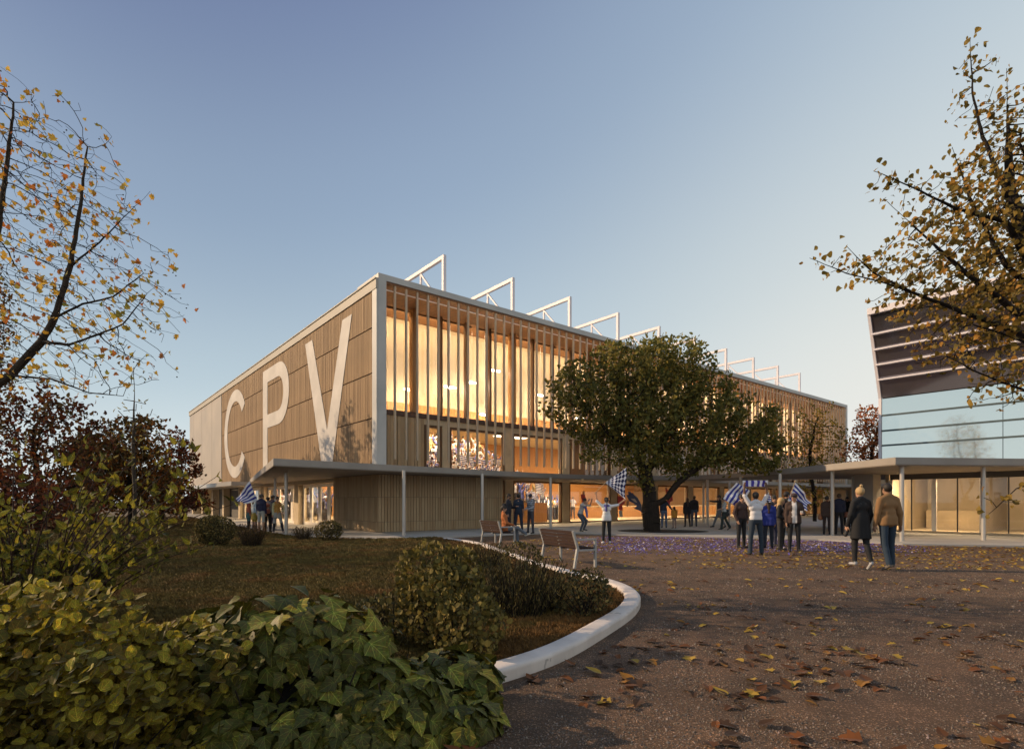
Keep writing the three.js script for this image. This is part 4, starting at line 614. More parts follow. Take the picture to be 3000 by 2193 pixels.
{
  const r = rng(140), pal = [[0.2, 0.07, 0.02], [0.11, 0.045, 0.018], [0.3, 0.14, 0.025], [0.42, 0.27, 0.04], [0.07, 0.035, 0.018], [0.5, 0.34, 0.06]], mats = pal.map((c) => leafMat({ color: col(...c), roughness: 0.75 })), geos = [leafGeo([[0, 0], [0.26, 0.25], [0.3, 0.5], [0.2, 0.8], [0, 1]], 0.35, 0.25), leafGeo([[0, 0], [0.2, 0.08], [0.32, 0.3], [0.27, 0.58], [0.12, 0.85], [0, 1.02]], 0.2, -0.22), LEAF.maple];
  const spots = [];
  for (let t = 0; spots.length < 2600 && t < 60000; t++) { const near = r() < 0.3, d = near ? 3 + 8 * r() ** 1.3 : 12.5 + 10 * r(), u = near ? 1150 + r() * 1900 : 1500 + r() * 1650, x = (u - PX) / PF * d, z = -d; if (!onGravel(x, z)) continue; const dens = near ? nLand(x / 5 + 0.2, z / 5) > 0.47 : d < 17 || u > 2600 ? (u > 2050 ? 1 : 0.25) > r() : 0.7 > r(); if (!dens) continue; spots.push([x, z, d, near]); }
  spots.sort((a, b) => a[2] - b[2]);
  const place = (o, [x, z, d, near]) => { const s = near ? 0.07 + 0.09 * r() : 0.06 + 0.075 * r(); o.position.set(x, 0.012 + 0.012 * r(), z); o.rotation.set(-Math.PI / 2 + (r() - 0.5) * 0.36, (r() - 0.5) * 0.36, r() * 6.28); o.scale.setScalar(s * (near ? 1 : 1.15)); };
  spots.slice(0, 300).forEach((s) => { const near = s[3], kind = Math.floor(r() * 3), tone = near ? [0, 1, 4, 1, 4, 1, 0, 2, 4, 3][Math.floor(r() * 10)] : 2 + Math.floor(r() * 4), m = new THREE.Mesh(geos[kind], mats[tone]); m.name = numbered('fallen_leaf'); m.castShadow = m.receiveShadow = true; place(m, s); tag(m, 'single ' + ['russet', 'dark brown', 'orange', 'golden yellow', 'blackish brown', 'bright yellow'][tone] + ' ' + ['narrow folded', 'arched oval', 'lobed'][kind] + ' leaf lying on the ' + (near ? 'near' : 'farther') + ' gravel', 'leaf', 'fallen leaves on the gravel'); scene.add(m); });
  const rest = spots.slice(300), im = new THREE.InstancedMesh(geos[0], leafMat({ roughness: 0.75 }), rest.length), o = new THREE.Object3D();
  rest.forEach((s, i) => { place(o, s); o.updateMatrix(); im.setMatrixAt(i, o.matrix); const c = pal[s[3] ? Math.floor(r() * 6) : [3, 5, 2, 3, 0, 5][Math.floor(r() * 6)]]; im.setColorAt(i, _c.setRGB(...c)); });
  im.name = 'leaf_litter'; im.castShadow = im.receiveShadow = true; tag(im, 'yellow fallen leaves scattered farther off before the pavement', 'leaves', null, 'stuff'); scene.add(im);
  const N = 5600, cf = new THREE.InstancedMesh(new THREE.BoxGeometry(1, 0.06, 0.7), M({ color: col(1, 1, 1), roughness: 0.45 }), N); let n = 0;
  for (let t = 0; n < N && t < N * 8; t++) { const d = 14.5 + 9.5 * r(), u = 1640 + r() * 1130, x = (u - PX) / PF * d, z = -d; if (!onGravel(x, z)) continue; const q = nLand(x / 6, z / 6), edge = sm(15.5, 18.5, d) * sm(1640, 1850, u) * (1 - sm(2560, 2770, u)); if (r() > edge * (0.35 + q)) continue; const s = 0.025 + 0.03 * r(); o.position.set(x, 0.012, z); o.rotation.set((r() - 0.5) * 0.9, r() * 6.28, (r() - 0.5) * 0.9); o.scale.setScalar(s); o.updateMatrix(); cf.setMatrixAt(n, o.matrix); const w = r(); cf.setColorAt(n++, w < 0.12 ? _c.setRGB(0.75, 0.7, 0.85) : w < 0.6 ? _c.setRGB(0.13, 0.1, 0.42) : _c.setRGB(0.19, 0.13, 0.36)); }
  cf.count = n; cf.name = 'confetti'; cf.castShadow = cf.receiveShadow = true; tag(cf, 'violet blue and white confetti scattered on the ground before the pavement', 'confetti', null, 'stuff'); scene.add(cf);
}
// ---------------------------------------------------------------- people: one continuous surface around a posed skeleton
function surface(f, lo, hi, cell, paint) {        // surface nets over a grid
  const nx = Math.ceil((hi.x - lo.x) / cell) + 1, ny = Math.ceil((hi.y - lo.y) / cell) + 1, nz = Math.ceil((hi.z - lo.z) / cell) + 1, F = new Float32Array(nx * ny * nz), id = (i, j, k) => (k * ny + j) * nx + i;
  for (let k = 0; k < nz; k++) for (let j = 0; j < ny; j++) for (let i = 0; i < nx; i++) F[id(i, j, k)] = f(lo.x + i * cell, lo.y + j * cell, lo.z + k * cell);
  const vert = new Int32Array(nx * ny * nz).fill(-1), pos = [], idx = [];
  for (let k = 0; k < nz - 1; k++) for (let j = 0; j < ny - 1; j++) for (let i = 0; i < nx - 1; i++) {
    let sx = 0, sy = 0, sz = 0, n = 0;
    const e = (a, b, c, p, q, s) => { const A = F[id(i + a, j + b, k + c)], B = F[id(i + p, j + q, k + s)]; if ((A < 0) !== (B < 0)) { const t = A / (A - B); sx += a + (p - a) * t; sy += b + (q - b) * t; sz += c + (s - c) * t; n++; } };
    e(0, 0, 0, 1, 0, 0); e(0, 1, 0, 1, 1, 0); e(0, 0, 1, 1, 0, 1); e(0, 1, 1, 1, 1, 1); e(0, 0, 0, 0, 1, 0); e(1, 0, 0, 1, 1, 0); e(0, 0, 1, 0, 1, 1); e(1, 0, 1, 1, 1, 1); e(0, 0, 0, 0, 0, 1); e(1, 0, 0, 1, 0, 1); e(0, 1, 0, 0, 1, 1); e(1, 1, 0, 1, 1, 1);
    if (n) { vert[id(i, j, k)] = pos.length / 3; pos.push(lo.x + (i + sx / n) * cell, lo.y + (j + sy / n) * cell, lo.z + (k + sz / n) * cell); }
  }
  const quad = (a, b, c, d, flip) => { if (a < 0 || b < 0 || c < 0 || d < 0) return; if (flip) idx.push(a, c, b, a, d, c); else idx.push(a, b, c, a, c, d); };
  for (let k = 1; k < nz - 1; k++) for (let j = 1; j < ny - 1; j++) for (let i = 1; i < nx - 1; i++) {
    const A = F[id(i, j, k)] < 0;
    if (A !== F[id(i + 1, j, k)] < 0) quad(vert[id(i, j - 1, k - 1)], vert[id(i, j, k - 1)], vert[id(i, j, k)], vert[id(i, j - 1, k)], !A);
    if (A !== F[id(i, j + 1, k)] < 0) quad(vert[id(i - 1, j, k - 1)], vert[id(i - 1, j, k)], vert[id(i, j, k)], vert[id(i, j, k - 1)], !A);
    if (A !== F[id(i, j, k + 1)] < 0) quad(vert[id(i - 1, j - 1, k)], vert[id(i, j - 1, k)], vert[id(i, j, k)], vert[id(i - 1, j, k)], !A);
  }
  const g = new THREE.BufferGeometry(); g.setAttribute('position', new THREE.Float32BufferAttribute(pos, 3)); g.setIndex(idx);
  if (paint) { const c = new Float32Array(pos.length); for (let i = 0; i < pos.length; i += 3) { const q = paint(pos[i], pos[i + 1], pos[i + 2]); c[i] = q[0]; c[i + 1] = q[1]; c[i + 2] = q[2]; } g.setAttribute('color', new THREE.BufferAttribute(c, 3)); }
  g.computeVertexNormals(); return g;
}
const cone0 = (b, x, y, z) => { const ax = x - b.a.x, ay = y - b.a.y, az = z - b.a.z, t = Math.min(1, Math.max(0, (ax * b.d.x + ay * b.d.y + az * b.d.z) / b.l)); const X = ax - b.d.x * t, Y = ay - b.d.y * t, Z = az - b.d.z * t; return Math.sqrt(X * X + Y * Y + Z * Z) - (b.ra + (b.rb - b.ra) * t); };
const cone = (b, x, y, z) => (b.hem === undefined ? cone0(b, x, y, z) : Math.max(cone0(b, x, y, z), b.hem - y));      // garments end at a hem
const hemmed = (b, h) => { b.hem = h; return b; };
const bone = (a, b, ra, rb, tg, k) => { const d = b.clone().sub(a); return { a, b, d, l: Math.max(1e-9, d.lengthSq()), ra, rb, tag: tg, k }; };
const field = (bones, k0) => (x, y, z) => { let m = 9; for (const b of bones) { const d = cone(b, x, y, z), k = b.k ?? k0; if (d > m + k) continue; if (m > d + k) { m = d; continue; } const h = Math.max(0, k - Math.abs(m - d)) / k; m = Math.min(m, d) - h * h * k * 0.25; } return m; };
const box3 = (bones, pad) => { const lo = V(9, 9, 9), hi = V(-9, -9, -9); for (const b of bones) for (const [p, r] of [[b.a, b.ra], [b.b, b.rb]]) { lo.min(p.clone().addScalar(-r - pad)); hi.max(p.clone().addScalar(r + pad)); } return [lo, hi]; };
const U = (v) => V(...v).normalize();
const SKIN = [0.42, 0.24, 0.16], SKIN2 = [0.14, 0.075, 0.045];
const vmat = M({ color: col(1, 1, 1), vertexColors: true, roughness: 0.85 });
const hairMat = (c) => M({ color: col(...c), roughness: 0.65 });
// o: armL / armR = [upper arm direction, forearm direction, (hand direction)], legL / legR = [thigh, shin, (foot)], in the person's own axes (+z ahead, +x to their left)
function body(o, cell = 0.021) {
  const w = o.wide ?? 1, st = o.stout ?? 1, c = { skin: SKIN, top: [0.1, 0.1, 0.1], sleeve: o.top, legs: [0.03, 0.03, 0.04], shoes: [0.05, 0.05, 0.05], ...o, ...(o.colors ?? {}) };
  c.sleeve = o.sleeve ?? c.top; c.fore = o.fore ?? c.sleeve; c.shin = o.shin ?? c.legs;
  const lean = new THREE.Matrix4().makeRotationFromEuler(new THREE.Euler(o.lean ?? 0, o.twist ?? 0, o.side ?? 0)), hipY = 0.95, T = (x, y, z) => V(x, y - hipY, z).applyMatrix4(lean).add(V(0, hipY, 0));
  const B = [], j = (o.jacket ?? 0.012);
  const seg = (x0, y0, x1, y1, r0, r1, tg, z0 = 0, z1 = 0, k) => B.push(bone(T(x0 * w, y0, z0), T(x1 * w, y1, z1), (r0 + j * 0.7) * st, (r1 + j * 0.7) * st, tg, k));
  seg(-0.08, 1.31, 0.08, 1.31, 0.094, 0.094, 'top', 0.005, 0.005); seg(-0.055, 1.14, 0.055, 1.14, 0.088, 0.088, 'top'); seg(-0.06, 1.02, 0.06, 1.02, 0.094, 0.094, 'top'); seg(-0.13, 1.415, 0.13, 1.415, 0.044, 0.044, 'top', -0.01, -0.01); seg(0, 1.0, 0, 1.36, 0.09, 0.085, 'top', 0.01, 0.01);
  B.push(bone(V(-0.065 * w, 0.93, 0), V(0.065 * w, 0.93, 0), 0.102 * st, 0.102 * st, o.coat || o.skirt || o.longTop ? 'top' : 'legs'));
  B.push(bone(T(0, 1.42, -0.01), T(0, 1.52, 0.01), 0.056, 0.05, o.collar ? 'top' : 'skin', 0.02));
  for (const s of [-1, 1]) B.push(bone(T(s * 0.03, 1.49, -0.015), T(s * 0.13 * w, 1.435, -0.015), 0.045 + j * 0.5, 0.042 + j * 0.6, 'top', 0.03));
  const reach = {};
  for (const [s, k] of [[1, 'L'], [-1, 'R']]) {
    const arm = o['arm' + k] ?? [[s * 0.12, -1, 0.02], [s * 0.04, -1, 0.16]], leg = o['leg' + k] ?? [[s * 0.05, -1, 0.01], [s * 0.02, -1, -0.02]];
    const sh = T(s * 0.166 * w, 1.405, -0.01), el = sh.clone().addScaledVector(U(arm[0]), 0.285), wr = el.clone().addScaledVector(U(arm[1]), 0.255), hd = U(arm[2] ?? arm[1]);
    B.push(bone(sh, el, 0.05 + j * 0.8, 0.04 + j * 0.8, 'sleeve', 0.025), bone(el, wr, 0.04 + j * (o.fore ? 0 : 0.8), 0.028 + j * (o.fore ? 0 : 0.6), 'fore', 0.025), bone(wr, wr.clone().addScaledVector(hd, 0.05), 0.027, 0.03, 'skin', 0.012));
    reach[k] = { wr, hd, s, el };
    const hip = V(s * 0.088 * w, 0.9, 0), kn = hip.clone().addScaledVector(U(leg[0]), 0.42), an = kn.clone().addScaledVector(U(leg[1]), 0.41), ft = U(leg[2] ?? [s * 0.15, -0.12, 1]);
    B.push(bone(hip, kn, 0.09 * st, 0.064, o.skirt ? 'top2' : 'legs', 0.02), bone(kn, kn.clone().lerp(an, 0.35), 0.062, 0.062, 'shin', 0.02), bone(kn.clone().lerp(an, 0.35), an, 0.06, o.flare ?? 0.046, 'shin', 0.02));
    const heel = an.clone().add(V(0, -0.045, -0.02)), toe = heel.clone().addScaledVector(ft, 0.18); B.push(bone(an, heel, 0.042, 0.037, 'shoes', 0.02), bone(heel, toe, 0.037, 0.03, 'shoes', 0.02));
    if (o.coat) B.push(hemmed(bone(T(s * 0.06 * w, 1.05, 0), T(s * 0.085 * w, 0.9 - o.coat, -0.01), 0.1 + j, 0.122 + j, 'top', 0.04), 0.93 - o.coat));
    if (o.skirt) B.push(hemmed(bone(V(s * 0.055, 0.98, 0), V(s * 0.085, 0.9 - o.skirt, 0.01), 0.1, 0.135, 'top2', 0.04), 0.93 - o.skirt));
    if (o.longTop) B.push(hemmed(bone(V(s * 0.065 * w, 1.0, 0), V(s * 0.07 * w, 0.85 - o.longTop, 0), 0.102 + j, 0.106 + j, 'top', 0.03), 0.9 - o.longTop));
  }
  let low = 9; for (const b of B) if (b.tag === 'shoes') low = Math.min(low, b.a.y - b.ra, b.b.y - b.rb);
  const drop = o.seat ? 0 : -low; for (const b of B) { b.a.y += 0; } // shared points are moved once, below
  const pal = { top: c.top, sleeve: c.sleeve, fore: c.fore, legs: c.legs, shin: c.shin, shoes: c.shoes, skin: c.skin, top2: c.top2 ?? c.top };
  const paint = (x, y, z) => { let m = 9, tg = 'top'; for (const b of B) { const d = cone(b, x, y, z); if (d < m) { m = d; tg = b.tag; } } let q = pal[tg]; if (o.pattern && (tg === 'top' || tg === 'sleeve')) q = o.pattern(x, y, z, q); return q; };
  const parts = [surface(field(B, 0.035), ...box3(B, 0.05), cell, paint)];
  // hands: a palm and five unequal bent fingers each, on a finer grid
  if (!o.far) for (const k of ['L', 'R']) {
    const { wr, hd, s } = reach[k]; if (o['hide' + k]) continue;
    const n = Math.abs(hd.y) > 0.8 ? V(s, 0, 0).sub(hd.clone().multiplyScalar(hd.x * s)).normalize() : V(0, 1, 0).sub(hd.clone().multiplyScalar(hd.y)).normalize(), side = V().crossVectors(hd, n), grip = o['grip' + k] ?? 0.35;
    const P3 = (a, b2, d) => wr.clone().addScaledVector(hd, a).addScaledVector(side, b2 * s).addScaledVector(n, d), H = [bone(P3(0, 0, 0), P3(0.05, 0.012, 0), 0.025, 0.025, 'skin'), bone(P3(0.05, -0.022, 0), P3(0.085, 0.026, 0), 0.017, 0.016, 'skin'), bone(P3(0.05, 0.02, 0), P3(0.085, -0.026, 0), 0.017, 0.016, 'skin')];
    [[-0.03, 0.066], [-0.01, 0.078], [0.011, 0.073], [0.031, 0.056]].forEach(([q, L]) => { let p = P3(0.088, q, 0), a = grip * 0.5; for (let i = 0; i < 3; i++) { const l = L * [0.45, 0.32, 0.23][i], e = p.clone().addScaledVector(hd, Math.cos(a) * l).addScaledVector(n, -Math.sin(a) * l * 1); H.push(bone(p, e, 0.0098 - i * 0.0008, 0.009 - i * 0.0008, 'skin', 0.006)); p = e; a += grip * 1.5; } });
    const t0 = P3(0.025, -0.024, 0), t1 = P3(0.055, -0.05, -0.012), t2 = P3(0.085, -0.052, -0.028); H.push(bone(t0, t1, 0.014, 0.0115, 'skin', 0.01), bone(t1, t2, 0.011, 0.009, 'skin', 0.006));
    parts.push(surface(field(H, 0.012), ...box3(H, 0.02), 0.0065, () => c.skin));
  }
  // head
  const nk = T(0, 1.52, 0.01), hr = new THREE.Euler(o.nod ?? 0, o.look ?? 0, 0, 'YXZ'), hm = new THREE.Matrix4().makeRotationFromEuler(hr).setPosition(T(0, 1.63, 0.025)), inv = hm.clone().invert(), ie = inv.elements;
  const loc = (x, y, z) => [ie[0] * x + ie[4] * y + ie[8] * z + ie[12], ie[1] * x + ie[5] * y + ie[9] * z + ie[13], ie[2] * x + ie[6] * y + ie[10] * z + ie[14]];
  const ell = (x, y, z, a, b, d) => { const q = Math.sqrt((x / a) ** 2 + (y / b) ** 2 + (z / d) ** 2); return (q - 1) * Math.min(a, b, d); };
  const smin = (a, b, k) => { const h = Math.max(0, k - Math.abs(a - b)) / k; return Math.min(a, b) - h * h * k * 0.25; };
  const face = (X, Y, Z) => { const [x, y, z] = loc(X, Y, Z), ax = Math.abs(x); let d = ell(x, y - 0.025, z - 0.0, 0.076, 0.098, 0.096); d = smin(d, ell(x, y + 0.055, z - 0.028, 0.056, 0.064, 0.066), 0.03); d = smin(d, ell(x, y + 0.012, z - 0.098, 0.012, 0.024, 0.018), 0.012); d = smin(d, ell(ax - 0.078, y, z + 0.005, 0.012, 0.032, 0.02), 0.008); d = smin(d, ell(x, y + 0.13, z + 0.012, 0.052, 0.07, 0.052), 0.03); d = Math.max(d, -ell(ax - 0.031, y - 0.012, z - 0.103, 0.017, 0.012, 0.015)); return d; };
  const fp = (X, Y, Z) => { const [x, y, z] = loc(X, Y, Z), ax = Math.abs(x); if (z > 0.06 && (ax - 0.031) ** 2 + (y - 0.012) ** 2 < 0.0135 ** 2) return [0.02, 0.015, 0.012]; if (o.glasses && z > 0.05 && ax < 0.062 && Math.abs(y - 0.012) < 0.02) return [0.01, 0.01, 0.012]; if (z > 0.06 && ax > 0.014 && ax < 0.048 && Math.abs(y - 0.036) < 0.006) return (o.hair ?? [0.03, 0.02, 0.015]); if (z > 0.07 && ax < 0.024 && Math.abs(y + 0.058) < 0.008) return [c.skin[0] * 0.75, c.skin[1] * 0.45, c.skin[2] * 0.45]; if (o.beard && y < -0.035 && z > 0.0 && y > -0.13) return o.beard; if (o.collar && y < -0.15) return c.top; return c.skin; };
  const hc = V(0, 0.0, 0).applyMatrix4(hm); if (o.far) parts.push(surface(face, hc.clone().add(V(-0.13, -0.2, -0.14)), hc.clone().add(V(0.13, 0.16, 0.16)), 0.02, fp)); else parts.push(surface(face, hc.clone().add(V(-0.13, -0.21, -0.14)), hc.clone().add(V(0.13, 0.16, 0.16)), 0.0095, fp));
  const g = mergeGeometries(parts.map((p) => p.toNonIndexed()));
  // hair
  const hs = o.hairStyle ?? 'short', hair = [];
  if (hs !== 'none') {
    const len = { short: 0, long: 0.26, mid: 0.13, bun: 0.02, tail: 0.02 }[hs] ?? 0;
    const hf = (X, Y, Z) => { const [x, y, z] = loc(X, Y, Z); let d = ell(x, y - 0.033, z + 0.008, 0.087, 0.102, 0.104); const front = Math.max(z - (0.04 + Math.max(0, y - 0.06) * 1.2), -(y - 0.075)); d = Math.max(d, Math.min(front + 0, 9) > 0 ? -1 : z > 0.03 && y < 0.07 ? 0.01 + (z - 0.03) : -1); d = Math.max(d, -(y + 0.055 + len * 0.2) - (z < -0.02 ? 0.03 : 0)); if (len > 0.05) d = smin(d, Math.max(cone(longB, x, y, z), z - 0.035), 0.03); if (hs === 'bun') d = smin(d, ell(x, y - 0.158, z + 0.045, 0.036, 0.034, 0.036), 0.006); if (hs === 'tail') { d = smin(d, cone(tailB, x, y, z), 0.012); } return d; };
    const longB = bone(V(0, 0, -0.035), V(0, -0.1 - len, -0.075), 0.084, 0.07), tailB = bone(V(0, 0.04, -0.11), V(0, -0.42, -0.17), 0.026, 0.013);
    const lo = hc.clone().add(V(-0.16, -0.16 - len - (hs === 'tail' ? 0.36 : 0), -0.26)), hi = hc.clone().add(V(0.16, 0.22, 0.17));
    hair.push(surface(hf, lo, hi, o.far ? 0.024 : 0.013, null));
  }
  const acc = [];
  if (o.cap) acc.push(['cap', surface((X, Y, Z) => { const [x, y, z] = loc(X, Y, Z); let d = Math.max(ell(x, y - 0.04, z + 0.004, 0.094, 0.098, 0.11), -(y - 0.055)); if (o.cap.peak) d = Math.min(d, Math.max(ell(x, y - 0.062, z - 0.12, 0.075, 0.012, 0.075), -(z - 0.07))); return d; }, hc.clone().add(V(-0.2, -0.05, -0.2)), hc.clone().add(V(0.2, 0.2, 0.22)), 0.011, null), o.cap.c]);
  return { g, hair, acc, low, reach, drop: -low, headM: hm };
}
const people = [];
function person(label, p, face, h, o, group) {
  const t = thing('person', label, 'person', p, face, group), b = body(o), k = h / 1.745;
  const y = o.seat ? o.seat : b.drop * 1;
  const sh = (g) => { g.translate(0, y, 0); g.scale(k, k, k); return g; };
  part('body', sh(b.g), vmat, t);
  for (const g of b.hair) part('hair', sh(g), hairMat(o.hair ?? [0.02, 0.014, 0.01]), t);
  for (const [n, g, c] of b.acc) part(n, sh(g), hairMat(c), t);
  const L = (v) => V(v.x * k, (v.y + y) * k, v.z * k);
  const info = { t, hand: (s) => t.localToWorld(L(b.reach[s].wr.clone().addScaledVector(b.reach[s].hd, 0.09))), L, k, y };
  t.updateMatrixWorld(true);
  return info;
}
const blob = (pts, k = 0.03, cell = 0.018) => { const B = pts.map(([a, b, ra, rb]) => bone(V(...a), V(...b), ra, rb ?? ra)); return surface(field(B, k), ...box3(B, 0.04), cell, null); };
const towards = (a, b) => Math.atan2(b.x - a.x, b.z - a.z);
const JEAN = [0.04, 0.06, 0.105], BLACK = [0.012, 0.012, 0.014], NAVY = [0.02, 0.025, 0.06], WHITE = [0.68, 0.66, 0.65];
const stand = (u, v, h = 0.06) => floorAt(u, v, h).setY(h);
// the couple walking away on the gravel
const cw = floorAt(2522, 1668).setY(0.004), cm = floorAt(2602, 1670).setY(0.004);
{
  const w = person('woman in a long black coat and white trainers with a blonde bun, walking away', cw, Math.PI + 0.08, 1.75, { top: [0.008, 0.008, 0.01], coat: 0.34, jacket: 0.022, legs: BLACK, shoes: [0.4, 0.4, 0.42], hair: [0.42, 0.28, 0.13], hairStyle: 'bun', collar: 1, armL: [[0.25, -1, 0.05], [0.1, -1, 0.3]], armR: [[-0.22, -1, 0.0], [-0.05, -0.9, 0.35]], legL: [[0.03, -1, 0.14], [0.0, -1, -0.02], [0.02, -0.1, 1]], legR: [[-0.03, -1, -0.12], [-0.02, -1, -0.34], [-0.05, -0.7, 0.7]] }, 'couple walking towards the hall');
  part('scarf', (() => { const g = blob([[[-0.06, 1.5, 0.03], [0.06, 1.5, 0.03], 0.05], [[-0.06, 1.5, -0.05], [0.06, 1.5, -0.05], 0.045], [[0.2, 1.05, 0.12], [0.27, 0.8, 0.12], 0.04, 0.045]]); g.translate(0, -0.02, 0); return g; })(), hairMat([0.012, 0.012, 0.014]), w.t);
  person('man in a tan jacket and blue jeans walking away beside the black coat', cm, Math.PI + 0.12, 1.86, { top: [0.23, 0.125, 0.052], jacket: 0.022, wide: 1.1, longTop: 0.02, legs: [0.018, 0.035, 0.06], shoes: [0.16, 0.14, 0.12], hair: [0.012, 0.008, 0.006], skin: [0.3, 0.17, 0.11], armL: [[0.2, -1, 0.06], [0.1, -1, 0.12]], armR: [[-0.22, -1, -0.1], [-0.15, -1, 0.12]], legL: [[0.06, -1, -0.12], [0.0, -1, -0.3], [0.1, -0.5, 0.85]], legR: [[-0.05, -1, 0.12], [-0.02, -1, -0.04]], flare: 0.058 }, 'couple walking towards the hall');
}
// the group with scarves and flags
const G1 = 'fans gathered on the confetti';
const gq = (u, v) => floorAt(u, v).setY(0.004);
person('man in a dark brown jacket with hands in pockets, leftmost of the group of fans', gq(2172, 1605), 0.35, 1.74, { top: [0.055, 0.03, 0.026], jacket: 0.022, legs: BLACK, shoes: BLACK, hair: [0.02, 0.012, 0.01], armL: [[0.3, -1, -0.12], [-0.15, -0.9, 0.35]], armR: [[-0.3, -1, -0.12], [0.15, -0.9, 0.35]], look: 0.3 }, G1);
const scarfMan = person('man in a white sweater seen from behind holding a scarf overhead', gq(2215, 1625), Math.PI + 0.05, 1.78, { top: [0.62, 0.6, 0.62], jacket: 0.02, wide: 1.12, legs: [0.022, 0.035, 0.055], shoes: [0.03, 0.03, 0.035], skin: SKIN2, hair: [0.008, 0.006, 0.005], fore: SKIN2, armL: [[0.55, 1, 0.12], [-0.02, 1, 0.05]], armR: [[-0.55, 1, 0.12], [0.02, 1, 0.05]], gripL: 0.9, gripR: 0.9, legL: [[0.12, -1, 0], [0.04, -1, 0]], legR: [[-0.12, -1, 0], [-0.04, -1, 0]], flare: 0.06 }, G1);
person('long-haired woman in a bright blue jacket seen from behind', gq(2252, 1606), Math.PI - 0.3, 1.6, { top: [0.02, 0.035, 0.24], jacket: 0.03, longTop: 0.1, legs: [0.02, 0.025, 0.04], shoes: BLACK, hair: [0.045, 0.022, 0.014], hairStyle: 'long' }, G1);
person('man in dark sunglasses standing behind the blonde woman', gq(2266, 1600), 0.5, 1.72, { top: [0.03, 0.035, 0.05], jacket: 0.025, legs: NAVY, hair: [0.02, 0.014, 0.01], glasses: 1, armR: [[-0.4, -0.8, 0.2], [0.4, 0.7, 0.4]] }, G1);
person('blonde woman in a black jacket over a beige top, laughing', gq(2287, 1612), 0.9, 1.63, { top: [0.02, 0.018, 0.018], jacket: 0.018, pattern: (x, y, z, q) => (z > 0.03 && Math.abs(x) < 0.09 && y < 1.42 ? [0.38, 0.22, 0.15] : q), legs: [0.03, 0.028, 0.03], shoes: BLACK, hair: [0.5, 0.33, 0.15], hairStyle: 'mid', armR: [[-0.25, -1, -0.05], [0.5, -0.35, 0.7]], look: 0.3 }, G1);
person('tall man in black behind the man with the cup', gq(2304, 1600), 2.2, 1.84, { top: [0.016, 0.014, 0.015], jacket: 0.024, legs: BLACK, hair: [0.018, 0.012, 0.01], look: -0.3 }, G1);
const cupMan = person('man in a brown jacket, white shirt and dark cap holding a plastic cup', gq(2327, 1615), -0.25, 1.76, { top: [0.05, 0.028, 0.022], jacket: 0.03, wide: 1.08, longTop: 0.06, pattern: (x, y, z, q) => (z > 0.04 && Math.abs(x + 0.02) < 0.065 ? [0.6, 0.58, 0.58] : q), sleeve: [0.05, 0.028, 0.022], legs: BLACK, shoes: BLACK, hair: [0.03, 0.02, 0.015], cap: { c: [0.05, 0.022, 0.022], peak: 1 }, armL: [[0.3, -1, 0], [-0.35, 0.05, 0.9]], gripL: 0.8, look: -0.7, nod: 0.1 }, G1);
{ const h = cupMan.hand('L'); const c = thing('plastic_cup', 'clear half-full plastic cup in the hand of the capped man', 'cup', h.clone().add(V(0, -0.05, 0))); part('cup_wall', new THREE.LatheGeometry([[0.001, 0], [0.03, 0], [0.042, 0.12], [0.04, 0.12], [0.028, 0.004]].map((p) => new THREE.Vector2(...p)), 18), P({ color: col(0.9, 0.9, 0.9), transmission: 0.7, roughness: 0.2, thickness: 0, side: THREE.DoubleSide }), c); part('drink', new THREE.CylinderGeometry(0.034, 0.028, 0.06, 16).translate(0, 0.036, 0), M({ color: col(0.5, 0.28, 0.06), roughness: 0.3 }), c); }
